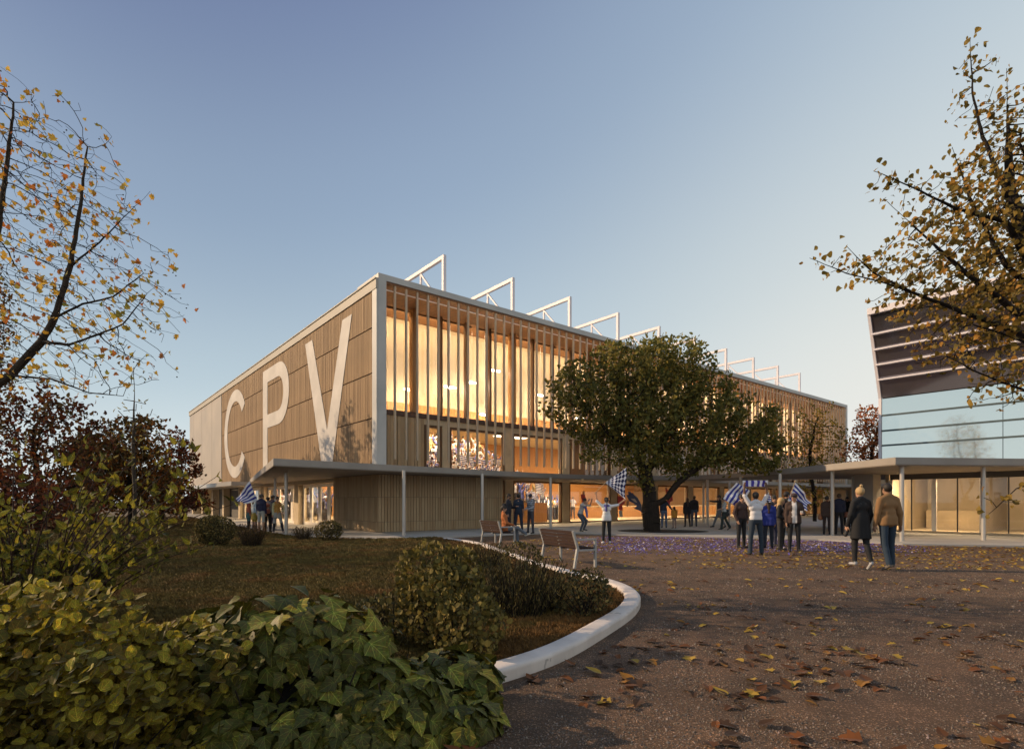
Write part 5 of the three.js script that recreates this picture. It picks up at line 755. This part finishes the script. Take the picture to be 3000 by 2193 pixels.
// passers-by on the pavement
{
  const w1 = person('person in a dark jacket walking left and pointing ahead', stand(2108, 1549), -1.75, 1.76, { top: [0.02, 0.022, 0.028], jacket: 0.02, legs: [0.13, 0.14, 0.16], shoes: BLACK, hair: [0.03, 0.02, 0.015], armL: [[0.05, 0.05, 1], [0, 0.1, 1]], legL: [[0.03, -1, 0.5], [0, -1, 0.35]], legR: [[-0.03, -1, -0.3], [0, -1, -0.5], [0, -0.6, 0.8]] }, 'passers-by on the pavement');
  const w2 = person('person in a pale shirt and wide dark trousers walking left with a shoulder bag', stand(2122, 1553), -1.6, 1.64, { top: [0.42, 0.42, 0.42], sleeve: [0.42, 0.42, 0.42], fore: SKIN, legs: [0.02, 0.03, 0.028], shoes: [0.06, 0.05, 0.05], flare: 0.075, hair: [0.05, 0.025, 0.016], armL: [[0.1, -0.8, 0.5], [0, -0.3, 1]], legL: [[0.03, -1, 0.35], [0, -1, 0.1]], legR: [[-0.03, -1, -0.35], [0, -1, -0.55], [0, -0.6, 0.8]] }, 'passers-by on the pavement');
  const bag = thing('shoulder_bag', 'dark shoulder bag carried behind the walker in the pale shirt', 'bag', w2.t.position.clone(), -1.6); part('bag_body', blob([[[-0.2, 1.0, -0.22], [-0.2, 0.95, -0.02], 0.1], [[-0.2, 0.82, -0.24], [-0.2, 0.8, -0.04], 0.11]]), hairMat([0.025, 0.026, 0.03]), bag); part('strap', rod(V(-0.19, 1.05, -0.1), V(-0.15, 1.36, -0.02), 0.014, 0.014, 6), hairMat([0.02, 0.02, 0.022]), bag);
  person('long-haired woman in a dark coat seen from behind near the tree', stand(2014, 1543), Math.PI, 1.66, { top: [0.022, 0.018, 0.02], coat: 0.14, jacket: 0.024, legs: [0.03, 0.03, 0.04], shoes: [0.02, 0.015, 0.012], hair: [0.05, 0.025, 0.016], hairStyle: 'long', legL: [[0.05, -1, 0.12], [0.02, -1, 0]], legR: [[-0.05, -1, -0.12], [-0.03, -1, -0.2]] }, 'passers-by on the pavement');
  person('man in a dark hooded jacket and blue jeans seen from behind near the tree', stand(2034, 1542), Math.PI - 0.3, 1.78, { top: [0.03, 0.024, 0.026], jacket: 0.026, legs: [0.07, 0.09, 0.13], shoes: BLACK, hair: [0.03, 0.02, 0.014] }, 'passers-by on the pavement');
  person('adult in dark top and jeans just right of the tree trunk', stand(1946, 1546), Math.PI - 0.2, 1.7, { top: [0.03, 0.04, 0.07], legs: [0.09, 0.14, 0.24], shoes: [0.03, 0.03, 0.03], hair: [0.04, 0.025, 0.02], armR: [[-0.5, -0.7, 0.3], [-0.5, -0.6, 0.3]] }, 'passers-by on the pavement');
  person('child in an orange padded coat right of the tree trunk', stand(1976, 1547), Math.PI + 0.3, 1.18, { top: [0.5, 0.24, 0.04], jacket: 0.045, coat: 0.1, legs: [0.3, 0.22, 0.2], shoes: [0.03, 0.03, 0.05], hair: [0.06, 0.035, 0.02], hairStyle: 'mid', stout: 1.1 }, 'passers-by on the pavement');
}
// the flag waver and the crouching photographer
const waver = person('woman in a white top seen from behind with both arms raised, waving a chequered flag', gq(1777, 1592), Math.PI, 1.66, { top: [0.72, 0.7, 0.68], jacket: 0.016, longTop: 0.04, legs: BLACK, shoes: [0.6, 0.6, 0.66], hair: [0.014, 0.01, 0.01], hairStyle: 'tail', fore: SKIN, armL: [[0.75, 0.75, 0.1], [0.1, 1, 0.05]], armR: [[-0.85, 0.15, 0.15], [-0.8, 0.6, 0.2]], gripL: 1, gripR: 1, legL: [[0.06, -1, 0], [0.03, -1, 0]], legR: [[-0.06, -1, 0], [-0.03, -1, 0]] });
{ const s = thing('fan_scarf', 'blue and white scarf round the neck of the flag waving woman', 'scarf', waver.t.position.clone(), Math.PI); part('scarf_wrap', blob([[[-0.07, 1.38, -0.03], [0.07, 1.38, -0.03], 0.055], [[-0.05, 1.4, 0.05], [0.05, 1.4, 0.05], 0.05], [[0.03, 1.36, -0.08], [0.04, 1.2, -0.12], 0.03, 0.03]]), hairMat([0.1, 0.09, 0.35]), s); }
const photog = person('man in a grey shirt and jeans crouching to take a photograph', stand(1700, 1556), 0.9, 1.78, { top: [0.45, 0.42, 0.4], fore: SKIN, legs: [0.06, 0.075, 0.1], shoes: [0.05, 0.05, 0.05], hair: [0.02, 0.014, 0.01], lean: 0.35, legL: [[0.1, -0.75, 0.75], [0.02, -1, -0.45]], legR: [[-0.1, -0.8, 0.65], [-0.02, -1, -0.4]], armL: [[0.2, -0.1, 1], [-0.25, 0.8, 0.4]], armR: [[-0.2, -0.1, 1], [0.25, 0.8, 0.4]] });
{ const s = thing('fan_scarf', 'blue and white scarf hanging from the neck of the crouching man', 'scarf', photog.t.position.clone(), 0.9); part('scarf_wrap', blob([[[-0.06, 1.2, 0.2], [0.06, 1.2, 0.2], 0.05], [[0.1, 1.18, 0.26], [0.12, 0.72, 0.33], 0.045, 0.045]], 0.02), hairMat([0.12, 0.11, 0.36]), s); }
// three men by the first window
person('man in a dark jacket with a backpack, left of the three men by the window', stand(1490, 1563), 1.25, 1.8, { top: [0.02, 0.022, 0.032], jacket: 0.024, legs: [0.018, 0.022, 0.035], shoes: BLACK, hair: [0.02, 0.014, 0.01], beard: [0.06, 0.035, 0.025], armL: [[0.1, -0.9, 0.3], [-0.4, 0.2, 0.9]], look: 0.2 }, 'three men by the window');
{ const g = stand(1490, 1563), b = thing('backpack', 'dark backpack on the back of the man left of the window', 'backpack', g, 1.25); part('pack', blob([[[-0.07, 1.3, -0.2], [0.07, 1.3, -0.2], 0.1], [[-0.08, 1.05, -0.22], [0.08, 1.05, -0.22], 0.12]]), hairMat([0.03, 0.024, 0.024]), b); part('strap', merge([rod(V(0.1, 1.02, -0.1), V(0.12, 1.44, 0.08), 0.014, 0.014, 6), rod(V(-0.1, 1.02, -0.1), V(-0.12, 1.44, 0.08), 0.014, 0.014, 6)]), hairMat([0.02, 0.018, 0.018]), b); }
person('man in a navy polo shirt seen from behind, middle of the three by the window', stand(1519, 1562), Math.PI - 0.1, 1.8, { top: [0.015, 0.026, 0.05], fore: SKIN, wide: 1.08, legs: [0.016, 0.024, 0.045], shoes: BLACK, hair: [0.014, 0.01, 0.008], legL: [[0.12, -1, 0], [0.06, -1, 0]], legR: [[-0.12, -1, 0], [-0.06, -1, 0]] }, 'three men by the window');
person('man in a plaid shirt and dark cap, right of the three by the window', stand(1555, 1562), -0.9, 1.8, { top: [0.22, 0.25, 0.3], pattern: (x, y, z, q) => { const k = (Math.floor(y * 22) & 1) + (Math.floor((x + z) * 22 + 100) & 1); return q.map((c) => c * [1.5, 0.8, 0.3][k]); }, legs: [0.045, 0.045, 0.06], shoes: BLACK, hair: [0.03, 0.02, 0.015], cap: { c: [0.02, 0.025, 0.06], peak: 1 }, nod: 0.35, armL: [[0.15, -1, 0.1], [-0.5, -0.2, 0.9]], armR: [[-0.15, -1, 0.1], [0.5, -0.2, 0.9]], legL: [[0.15, -1, 0.05], [0.1, -1, 0]], legR: [[-0.15, -1, 0], [-0.1, -1, 0]] }, 'three men by the window');
// visitors by the side doors
const G2 = 'visitors at the side doors', sd = (u, v) => stand(u, v);
person('person in a red top and teal skirt, leftmost by the side doors', sd(728, 1552), 2.2, 1.68, { top: [0.36, 0.09, 0.05], top2: [0.06, 0.13, 0.13], skirt: 0.32, legs: BLACK, hair: [0.06, 0.03, 0.02], hairStyle: 'mid' }, G2);
person('woman in a pale blue jacket and mustard skirt by the side doors', sd(745, 1556), 2.5, 1.7, { top: [0.3, 0.38, 0.46], top2: [0.26, 0.19, 0.03], skirt: 0.36, jacket: 0.02, legs: [0.2, 0.12, 0.1], hair: [0.06, 0.035, 0.02], hairStyle: 'mid' }, G2);
person('man in a navy jacket and light shorts by the side doors', sd(765, 1560), 2.9, 1.8, { top: [0.018, 0.018, 0.05], jacket: 0.024, wide: 1.08, legs: [0.36, 0.36, 0.32], shin: SKIN, shoes: [0.2, 0.15, 0.12], hair: [0.08, 0.07, 0.06], look: -0.7 }, G2);
const bpw = person('woman in black trousers with a salmon backpack by the side doors', sd(784, 1558), Math.PI, 1.68, { top: [0.28, 0.26, 0.24], legs: BLACK, shoes: BLACK, hair: [0.03, 0.02, 0.014] }, G2);
{ const b = thing('backpack', 'salmon pink backpack on the woman by the side doors', 'backpack', bpw.t.position.clone(), Math.PI); part('pack', blob([[[-0.08, 1.3, -0.16], [0.08, 1.3, -0.16], 0.09], [[-0.09, 1.0, -0.17], [0.09, 1.0, -0.17], 0.11]]), hairMat([0.4, 0.14, 0.09]), b); part('strap', merge([rod(V(0.1, 1.0, -0.1), V(0.13, 1.4, 0.06), 0.014, 0.014, 6), rod(V(-0.1, 1.0, -0.1), V(-0.13, 1.4, 0.06), 0.014, 0.014, 6)]), hairMat([0.2, 0.08, 0.06]), b); }
person('person in a flat cap and navy outfit by the side doors', sd(797, 1553), 2.6, 1.78, { top: NAVY, legs: [0.03, 0.035, 0.09], shoes: [0.4, 0.4, 0.4], hair: [0.05, 0.04, 0.03], cap: { c: [0.2, 0.19, 0.18], peak: 1 } }, G2);
person('woman in an orange patterned top and grey skirt, rightmost by the side doors', sd(812, 1561), 0.6, 1.68, { top: [0.4, 0.15, 0.03], pattern: (x, y, z, q) => (Math.sin(x * 60) * Math.sin(y * 50) > 0.2 ? [0.5, 0.36, 0.1] : q), sleeve: [0.5, 0.48, 0.3], top2: [0.3, 0.3, 0.29], skirt: 0.2, legs: [0.02, 0.022, 0.03], shoes: [0.25, 0.2, 0.18], hair: [0.05, 0.03, 0.02], legL: [[0.2, -1, 0.2], [0.15, -1, 0.1]], legR: [[-0.1, -1, -0.05], [-0.05, -1, -0.15]], armL: [[0.6, -0.8, 0], [-0.4, -0.5, 0.5]] }, G2);
// people at the courtyard
const G3 = 'visitors by the courtyard';
const tb = person('woman in a dark coat and wool hat with tan bags, left of the courtyard pole', stand(2423, 1566), 2.4, 1.68, { top: [0.05, 0.028, 0.02], coat: 0.1, jacket: 0.035, legs: [0.03, 0.018, 0.018], shoes: BLACK, hair: [0.02, 0.015, 0.012], cap: { c: [0.03, 0.035, 0.045] } }, G3);
{ const b = thing('leather_bag', 'tan leather bag carried by the woman in the wool hat', 'bag', tb.t.position.clone(), 2.4); part('bag_body', blob([[[0.26, 0.85, 0.02], [0.28, 0.85, 0.22], 0.09], [[0.26, 0.74, 0.02], [0.28, 0.74, 0.22], 0.1]]), hairMat([0.28, 0.11, 0.045]), b); part('strap', rod(V(0.24, 0.92, 0.1), V(0.19, 1.36, 0.0), 0.014, 0.014, 6), hairMat([0.2, 0.08, 0.03]), b); }
person('person in dark green behind the woman in the wool hat', stand(2437, 1557), 2.6, 1.7, { top: [0.025, 0.028, 0.02], coat: 0.1, jacket: 0.03, legs: BLACK, hair: [0.02, 0.015, 0.01] }, G3);
const sb = person('man in a navy jacket with a shoulder bag, right of the courtyard pole', stand(2459, 1565), 2.7, 1.8, { top: [0.018, 0.022, 0.05], jacket: 0.03, legs: [0.015, 0.015, 0.02], shoes: BLACK, hair: [0.05, 0.03, 0.02] }, G3);
{ const b = thing('shoulder_bag', 'brown shoulder bag on the man right of the courtyard pole', 'bag', sb.t.position.clone(), 2.7); part('bag_body', blob([[[-0.28, 0.95, -0.05], [-0.28, 0.93, 0.12], 0.08], [[-0.28, 0.85, -0.05], [-0.28, 0.84, 0.12], 0.08]]), hairMat([0.16, 0.055, 0.03]), b); part('strap', rod(V(-0.24, 1.0, 0.02), V(0.1, 1.5, 0.05), 0.013, 0.013, 6), hairMat([0.12, 0.05, 0.03]), b); }
person('long-haired woman in black facing the camera near the courtyard, farther back', stand(2482, 1541), -0.2, 1.72, { top: BLACK, jacket: 0.024, coat: 0.08, legs: BLACK, shoes: BLACK, hair: [0.015, 0.01, 0.01], hairStyle: 'long' }, G3);
person('woman in a dark jacket facing the camera, nearest the grey corner pier', stand(2503, 1544), -0.5, 1.7, { top: [0.02, 0.02, 0.022], jacket: 0.024, legs: [0.02, 0.03, 0.045], shoes: [0.05, 0.025, 0.02], hair: [0.015, 0.01, 0.01], hairStyle: 'mid' }, G3);

// ---------------------------------------------------------------- benches and the seated man
function bench(label, near, far, front) {     // ends of the back feet on the ground, and the direction the seat faces
  const ax = far.clone().sub(near).setY(0), L = 1.55, t = thing('park_bench', label, 'bench', near.clone().setY(0.002), Math.atan2(-ax.z, ax.x), 'benches on the gravel');
  // own axes: x along the bench away from the viewer, seat towards s * z
  const s = V(0, 0, 1).applyAxisAngle(V(0, 1, 0), t.rotation.y).dot(front) > 0 ? 1 : -1, Z = (z) => s * z;
  for (const x of [0, L]) {
    const f = part('side_frame', merge([bar(V(x, 0.42, Z(0.08)), V(x, 0.86, Z(-0.06)), 0.06, 0.05), bar(V(x, 0, Z(-0.02)), V(x, 0.44, Z(0.06)), 0.06, 0.05), bar(V(x, 0, Z(0.56)), V(x, 0.66, Z(0.56)), 0.06, 0.05), bar(V(x, 0.66, Z(0.01)), V(x, 0.66, Z(0.585)), 0.06, 0.04), bar(V(x, 0.41, Z(0.06)), V(x, 0.41, Z(0.54)), 0.05, 0.04)]), mat.steel, t); f.userData.label = 'grey metal end frame with armrest';
  }
  part('middle_frame', merge([bar(V(L / 2, 0.41, Z(0.06)), V(L / 2, 0.41, Z(0.54)), 0.04, 0.03), bar(V(L / 2, 0.42, Z(0.08)), V(L / 2, 0.84, Z(-0.05)), 0.04, 0.03)]), mat.steel, t);
  for (let k = 0; k < 5; k++) { const y = 0.49 + k * 0.083, z = 0.075 - (y - 0.42) * 0.32; part('back_slat', bar(V(0.03, y, Z(z)), V(L - 0.03, y, Z(z)), 0.07, 0.03), mat.benchWood, t).scale.set(1, 1, 1); }
  for (let k = 0; k < 5; k++) part('seat_slat', bx(0.03, L - 0.03, 0.432, 0.462, Math.min(Z(0.09 + k * 0.096), Z(0.09 + k * 0.096 + 0.08)), Math.max(Z(0.09 + k * 0.096), Z(0.09 + k * 0.096 + 0.08))), mat.benchWood, t);
  return t;
}
const fr = V(0.89, 0, -0.45);
bench('slatted dark wood bench with grey frame, nearer of the two, empty', V(1.46, 0, -12.7), V(0.84, 0, -13.95), fr);
bench('slatted dark wood bench with grey frame, occupied by the man in orange', V(-0.42, 0, -18.9), V(-1.08, 0, -20.2), fr);
{
  const p = V(-0.32, 0.004, -19.55), f = Math.atan2(0.89, -0.45) - 0.35;
  person('seated man in an orange sweater with crossed legs on the farther bench', p.clone().add(V(0.08, 0, -0.04)), f, 1.76, { seat: -0.36, top: [0.36, 0.11, 0.03], jacket: 0.024, legs: [0.12, 0.15, 0.19], shoes: [0.55, 0.52, 0.45], hair: [0.03, 0.02, 0.015], lean: -0.12, legL: [[0.1, -0.03, 1], [0.02, -1, 0.12], [0.1, -0.02, 1]], legR: [[0.02, 0.16, 1], [0.25, -0.6, 0.85], [0.1, 0.25, 1]], armL: [[0.2, -0.9, 0.3], [-0.3, -0.3, 0.9]], armR: [[-0.2, -0.9, 0.3], [0.3, -0.3, 0.9]], longTop: 0.05 });
}
// ---------------------------------------------------------------- flags, scarf
const stripes = (n, a, b, vertical) => tex(128, 128, (u, v) => { const k = Math.floor((vertical ? u : v) * n) % 2, q = 0.93 + 0.1 * nCon(u, v); return (k ? a : b).map((c) => c * q); });
const BLUE = [46, 56, 150], PALE = [232, 232, 240], NAV = [30, 40, 92];
const tStripe = stripes(9, BLUE, PALE), tScarf = stripes(9, [70, 62, 160], PALE, true), tThin = stripes(13, [60, 66, 130], PALE);
const tCheck = tex(128, 128, (u, v) => { const a = Math.floor((u + v) * 6), b = Math.floor((u - v + 2) * 6); return (a + b) % 2 ? NAV : PALE; });
const cloth = (t) => P({ map: t, roughness: 0.85, side: THREE.DoubleSide, transmission: 0.18, thickness: 0 });
const flagMats = { stripe: cloth(tStripe), check: cloth(tCheck), scarf: cloth(tScarf), thin: cloth(tThin) };
function clothGeo(c, wave = 0.06, n = 22, m = 16, ph = 0) {       // c: pole top, pole bottom, far bottom, far top
  const pos = [], uv = [], idx = [], nr = c[3].clone().sub(c[0]).cross(c[1].clone().sub(c[0])).normalize(), side = c[3].clone().sub(c[0]).normalize();
  for (let j = 0; j <= m; j++) for (let i = 0; i <= n; i++) { const u = i / n, v = j / m, p = c[0].clone().lerp(c[3], u).lerp(c[1].clone().lerp(c[2], u), v), w = wave * Math.min(1, u * 1.6 + 0.1) * (Math.sin(u * 7 + v * 2.2 + ph) + 0.5 * Math.sin(u * 13 - v * 5 + ph * 2)), e = wave * 0.7 * Math.sin(v * 6 + ph) * u; p.addScaledVector(nr, w).addScaledVector(side, e); pos.push(p.x, p.y, p.z); uv.push(u, 1 - v); }
  for (let j = 0; j < m; j++) for (let i = 0; i < n; i++) { const a = j * (n + 1) + i, b = a + n + 1; idx.push(a, b, a + 1, b, b + 1, a + 1); }
  const g = new THREE.BufferGeometry(); g.setAttribute('position', new THREE.Float32BufferAttribute(pos, 3)); g.setAttribute('uv', new THREE.Float32BufferAttribute(uv, 2)); g.setIndex(idx); g.computeVertexNormals(); return g;
}
function flag(label, corners, m, poles, group, wave, ph) {
  const base = corners[1].clone(), t = thing('flag', label, 'flag', base, 0, group), L = (p) => p.clone().sub(base);
  part('cloth', clothGeo(corners.map(L), wave, 22, 16, ph), m, t);
  if (poles) part('flagpole', rod(L(poles[0]), L(poles[1]), 0.012, 0.01, 8), M({ color: col(0.4, 0.3, 0.18), roughness: 0.6 }), t);
  return t;
}
const FG = 'blue and white fan flags';
{ const d = 20.5, hand = waver.hand('L'); flag('large blue and white chequered flag waved beside the leafy tree', [at(1774, 1412, d), at(1774, 1414, d), at(1833, 1462, d), at(1835, 1370, d)], flagMats.check, [hand.clone().lerp(at(1774, 1412, d), -0.12), at(1777, 1410, d)], null, 0.06, 0.4); }
{ const d = 18.6; flag('striped flag left of the group of fans, behind the man in brown', [at(2158, 1413, d), at(2198, 1437, d), at(2166, 1497, d), at(2118, 1457, d)], flagMats.stripe, [at(2159, 1412, d), at(2186, 1500, d)], FG, 0.06, 1); }
{ const d = 18.2; flag('striped flag right of the group of fans, above the capped man', [at(2330, 1411, d), at(2308, 1466, d), at(2358, 1494, d), at(2376, 1470, d)], flagMats.stripe, [at(2331, 1408, d), at(2300, 1500, d)], FG, 0.07, 2); }
{ const d = 18; flag('small striped flag beside the head of the man in white', [at(2250, 1440, d), at(2238, 1474, d), at(2260, 1468, d), at(2256, 1450, d)], flagMats.stripe, [at(2251, 1437, d), at(2236, 1482, d)], FG, 0.03, 3); }
{ const d = 27; flag('striped flag held above the visitors at the side doors', [at(731, 1408, d), at(754, 1466, d), at(715, 1478, d), at(692, 1460, d)], flagMats.stripe, [at(730, 1404, d), at(766, 1500, d)], FG, 0.08, 0); }
{ const a = scarfMan.hand('L'), b = scarfMan.hand('R'), t = thing('fan_scarf', 'blue and white striped scarf stretched overhead by the man in white', 'scarf', a.clone()); const up = V(0, 0.09, 0), L = (p) => p.clone().sub(a), x = b.clone().sub(a).multiplyScalar(0.08); part('scarf_cloth', clothGeo([L(a.clone().sub(x).add(up)), L(a.clone().sub(x).sub(up)), L(b.clone().add(x).sub(up)), L(b.clone().add(x).add(up))], 0.02, 20, 5), flagMats.scarf, t); }

// ---------------------------------------------------------------- the crowd inside, its flags, and the players printed on the glass
{
  const r = rng(200), tops = [[0.6, 0.6, 0.64], [0.06, 0.08, 0.3], [0.5, 0.5, 0.55], [0.1, 0.12, 0.36], [0.3, 0.22, 0.1], [0.42, 0.34, 0.12], [0.05, 0.05, 0.07]], poses = [];
  for (let k = 0; k < 12; k++) {
    const up = k % 3, str = k % 2, top = tops[k % tops.length];
    const b = body({ far: 1, top, fore: k % 4 ? SKIN : undefined, pattern: str ? (x, y, z, q) => (Math.floor(x * 16 + 50) & 1 ? [0.06, 0.07, 0.26] : [0.62, 0.62, 0.64]) : null, legs: [0.05, 0.05, 0.07], armL: up ? [[0.5, 0.9, 0.1], [0.1, 1, 0.1]] : [[0.3, -0.8, 0.2], [-0.4, 0.2, 0.9]], armR: up > 1 ? [[-0.6, 0.8, 0.2], [-0.1, 1, 0.1]] : [[-0.3, -0.7, 0.3], [0.3, 0.3, 0.9]], hair: [0.03, 0.02, 0.015] }, 0.045);
    const parts = [b.g]; for (const h of b.hair) { const q = h.toNonIndexed(), n = q.attributes.position.count, c = new Float32Array(n * 3), hc = [[0.03, 0.02, 0.014], [0.16, 0.1, 0.05], [0.06, 0.035, 0.02]][k % 3]; for (let i = 0; i < n; i++) c.set(hc, i * 3); q.setAttribute('color', new THREE.BufferAttribute(c, 3)); parts.push(q); }
    const g = mergeGeometries(parts.map((p) => { for (const n of Object.keys(p.attributes)) if (!['position', 'normal', 'color'].includes(n)) p.deleteAttribute(n); return p; })); g.translate(0, b.drop, 0); poses.push(g);
  }
  const all = []; const put = (lx, y, lz, face) => { const g = poses[Math.floor(r() * 12)].clone(), w = toWorld(lx, y, lz), s = 0.95 + r() * 0.12; g.applyMatrix4(_m.compose(w, _q.setFromAxisAngle(V(0, 1, 0), face + TURN + (r() - 0.5) * 0.9), V(s, s, s))); all.push(g); };
  for (let k = 0; k < 11; k++) for (let x = 5.6; x < 15.2; x += 0.6) if (r() < 0.93) put(x + (r() - 0.5) * 0.2, 0.76 + k * 0.44, -5.15 - k * 0.85, r() < 0.35 ? 0 : r() * 6.28);
  for (let k = 0; k < 34; k++) put(15.8 + r() * 5, 0.08, -6.8 - r() * 1.8, r() * 6.28);
  for (let k = 0; k < 70; k++) put(2 + r() * 2.6, 0.08 + (r() < 0.4 ? 0.45 : 0), -6.5 - r() * 19, r() * 6.28);
  single('crowd', mergeGeometries(all), vmat, 'dense crowd of cheering fans in blue and white inside the hall', 'crowd', null, 'stuff');
  for (const [k, [x, y, z, w, h, m]] of [[6.7, 5.0, -10.6, 1.6, 0.9, 'stripe'], [8.2, 4.6, -9.4, 1.1, 0.7, 'stripe'], [9.4, 4.3, -9, 0.9, 1.0, 'thin'], [11.3, 4.55, -9.2, 1.5, 0.9, 'thin'], [12.9, 4.4, -9.1, 1.2, 0.8, 'stripe'], [14.2, 4.5, -9.3, 1.1, 0.7, 'thin'], [14.3, 2.55, -4.35, 0.9, 0.75, 'thin'], [13.9, 2.0, -4.4, 0.7, 0.5, 'stripe']].entries()) {
    const p = (a, b) => toWorld(x + a, y + b, z);
    flag(['striped flag among the upper rows behind the fins, leftmost', 'second striped flag from the left among the upper rows', 'tall thin striped flag left of the stone pier, upstairs', 'thin striped flag right of the stone pier, upstairs', 'striped flag in the middle of the second upper window', 'thin striped flag at the right side of the second upper window', 'thin striped flag in the top right corner of the first ground floor window', 'small blue flag above the counter in the first ground floor window'][k], [p(-w / 2, h / 2), p(-w / 2 + 0.1, -h / 2), p(w / 2, -h / 2 - 0.1), p(w / 2 - 0.1, h / 2 - 0.15)], flagMats[m], [p(-w / 2 - 0.02, h / 2 + 0.05), p(-w / 2 + 0.13, -h / 2 - 0.7)], 'flags in the crowd', 0.07, k);
  }
  // flat figures of roller hockey players printed on the ground floor panes
  const print = (name, label, lx, y, polys) => { const t = thing(name, label, 'window print', toWorld(lx, y, -2.585), TURN, 'players printed on the glass'); for (const [c, pts, n] of polys) part(n, new THREE.ShapeGeometry(new THREE.Shape(pts.map(([a, b]) => new THREE.Vector2(a, b)))).translate(0, 0, polys.findIndex((q) => q[1] === pts) * 0.004), M({ color: col(...c), roughness: 0.6, side: THREE.DoubleSide }), t); };
  const bl = [0.07, 0.12, 0.3], rd = [0.5, 0.06, 0.07], sk = [0.4, 0.25, 0.18], wh = [0.6, 0.6, 0.62];
  print('player_print', 'blue and white roller hockey player printed on the window left of the tree trunk', 22.5, 0.25, [[bl, [[-0.9, 1.75], [-0.2, 1.95], [0.5, 1.55], [1.0, 0.95], [0.55, 0.8], [0.1, 1.1], [-0.5, 1.3]], 'shirt'], [bl, [[0.5, 0.95], [1.0, 0.9], [1.5, 0.45], [1.2, 0.3], [0.6, 0.6], [0.0, 0.75]], 'shorts'], [wh, [[1.2, 0.42], [1.55, 0.35], [1.5, 0.02], [1.1, 0.08]], 'skate'], [bl, [[-0.75, 2.0], [-0.45, 2.08], [-0.3, 1.9], [-0.6, 1.8]], 'helmet'], [wh, [[-0.4, 1.5], [0.1, 1.5], [0.4, 1.2], [0.1, 1.25]], 'chest_stripe'], [sk, [[-0.9, 1.35], [-0.6, 1.35], [-0.7, 0.9], [-0.9, 0.85]], 'arm']]);
  print('player_print', 'red roller hockey player printed beside the blue player', 21.0, 0.25, [[rd, [[-0.5, 1.75], [0.2, 1.6], [0.45, 1.2], [0.1, 0.95], [-0.4, 1.1], [-0.6, 1.4]], 'shirt'], [sk, [[-0.1, 1.85], [0.12, 1.9], [0.2, 1.68], [-0.02, 1.62]], 'head'], [rd, [[-0.35, 1.05], [0.15, 0.95], [0.2, 0.6], [-0.3, 0.65]], 'shorts'], [wh, [[-0.3, 0.6], [0.1, 0.6], [0.15, 0.15], [-0.2, 0.1]], 'leg_pad']]);
  print('player_print', 'pink shirted player printed on the window behind the crouching man', 16.9, 0.3, [[rd, [[-0.3, 1.75], [0.15, 1.7], [0.3, 1.2], [0.35, 0.8], [0.05, 0.8], [-0.2, 1.2]], 'shirt'], [sk, [[-0.12, 1.98], [0.1, 1.98], [0.1, 1.72], [-0.12, 1.72]], 'head'], [wh, [[0.05, 0.75], [0.35, 0.72], [0.5, 0.3], [0.25, 0.2]], 'leg_pad']]);
  print('player_print', 'pink shirted player printed on the window above the child', 27.0, 0.7, [[rd, [[-0.45, 1.9], [0.1, 1.75], [0.55, 1.3], [0.6, 0.9], [0.15, 0.75], [0.05, 1.25], [-0.35, 1.5]], 'shirt'], [sk, [[-0.5, 2.05], [-0.28, 2.08], [-0.2, 1.85], [-0.45, 1.82]], 'head'], [rd, [[-0.2, 0.95], [0.2, 0.9], [0.2, 0.55], [-0.3, 0.6]], 'shorts']]);
}
renderer.render(scene, camera);
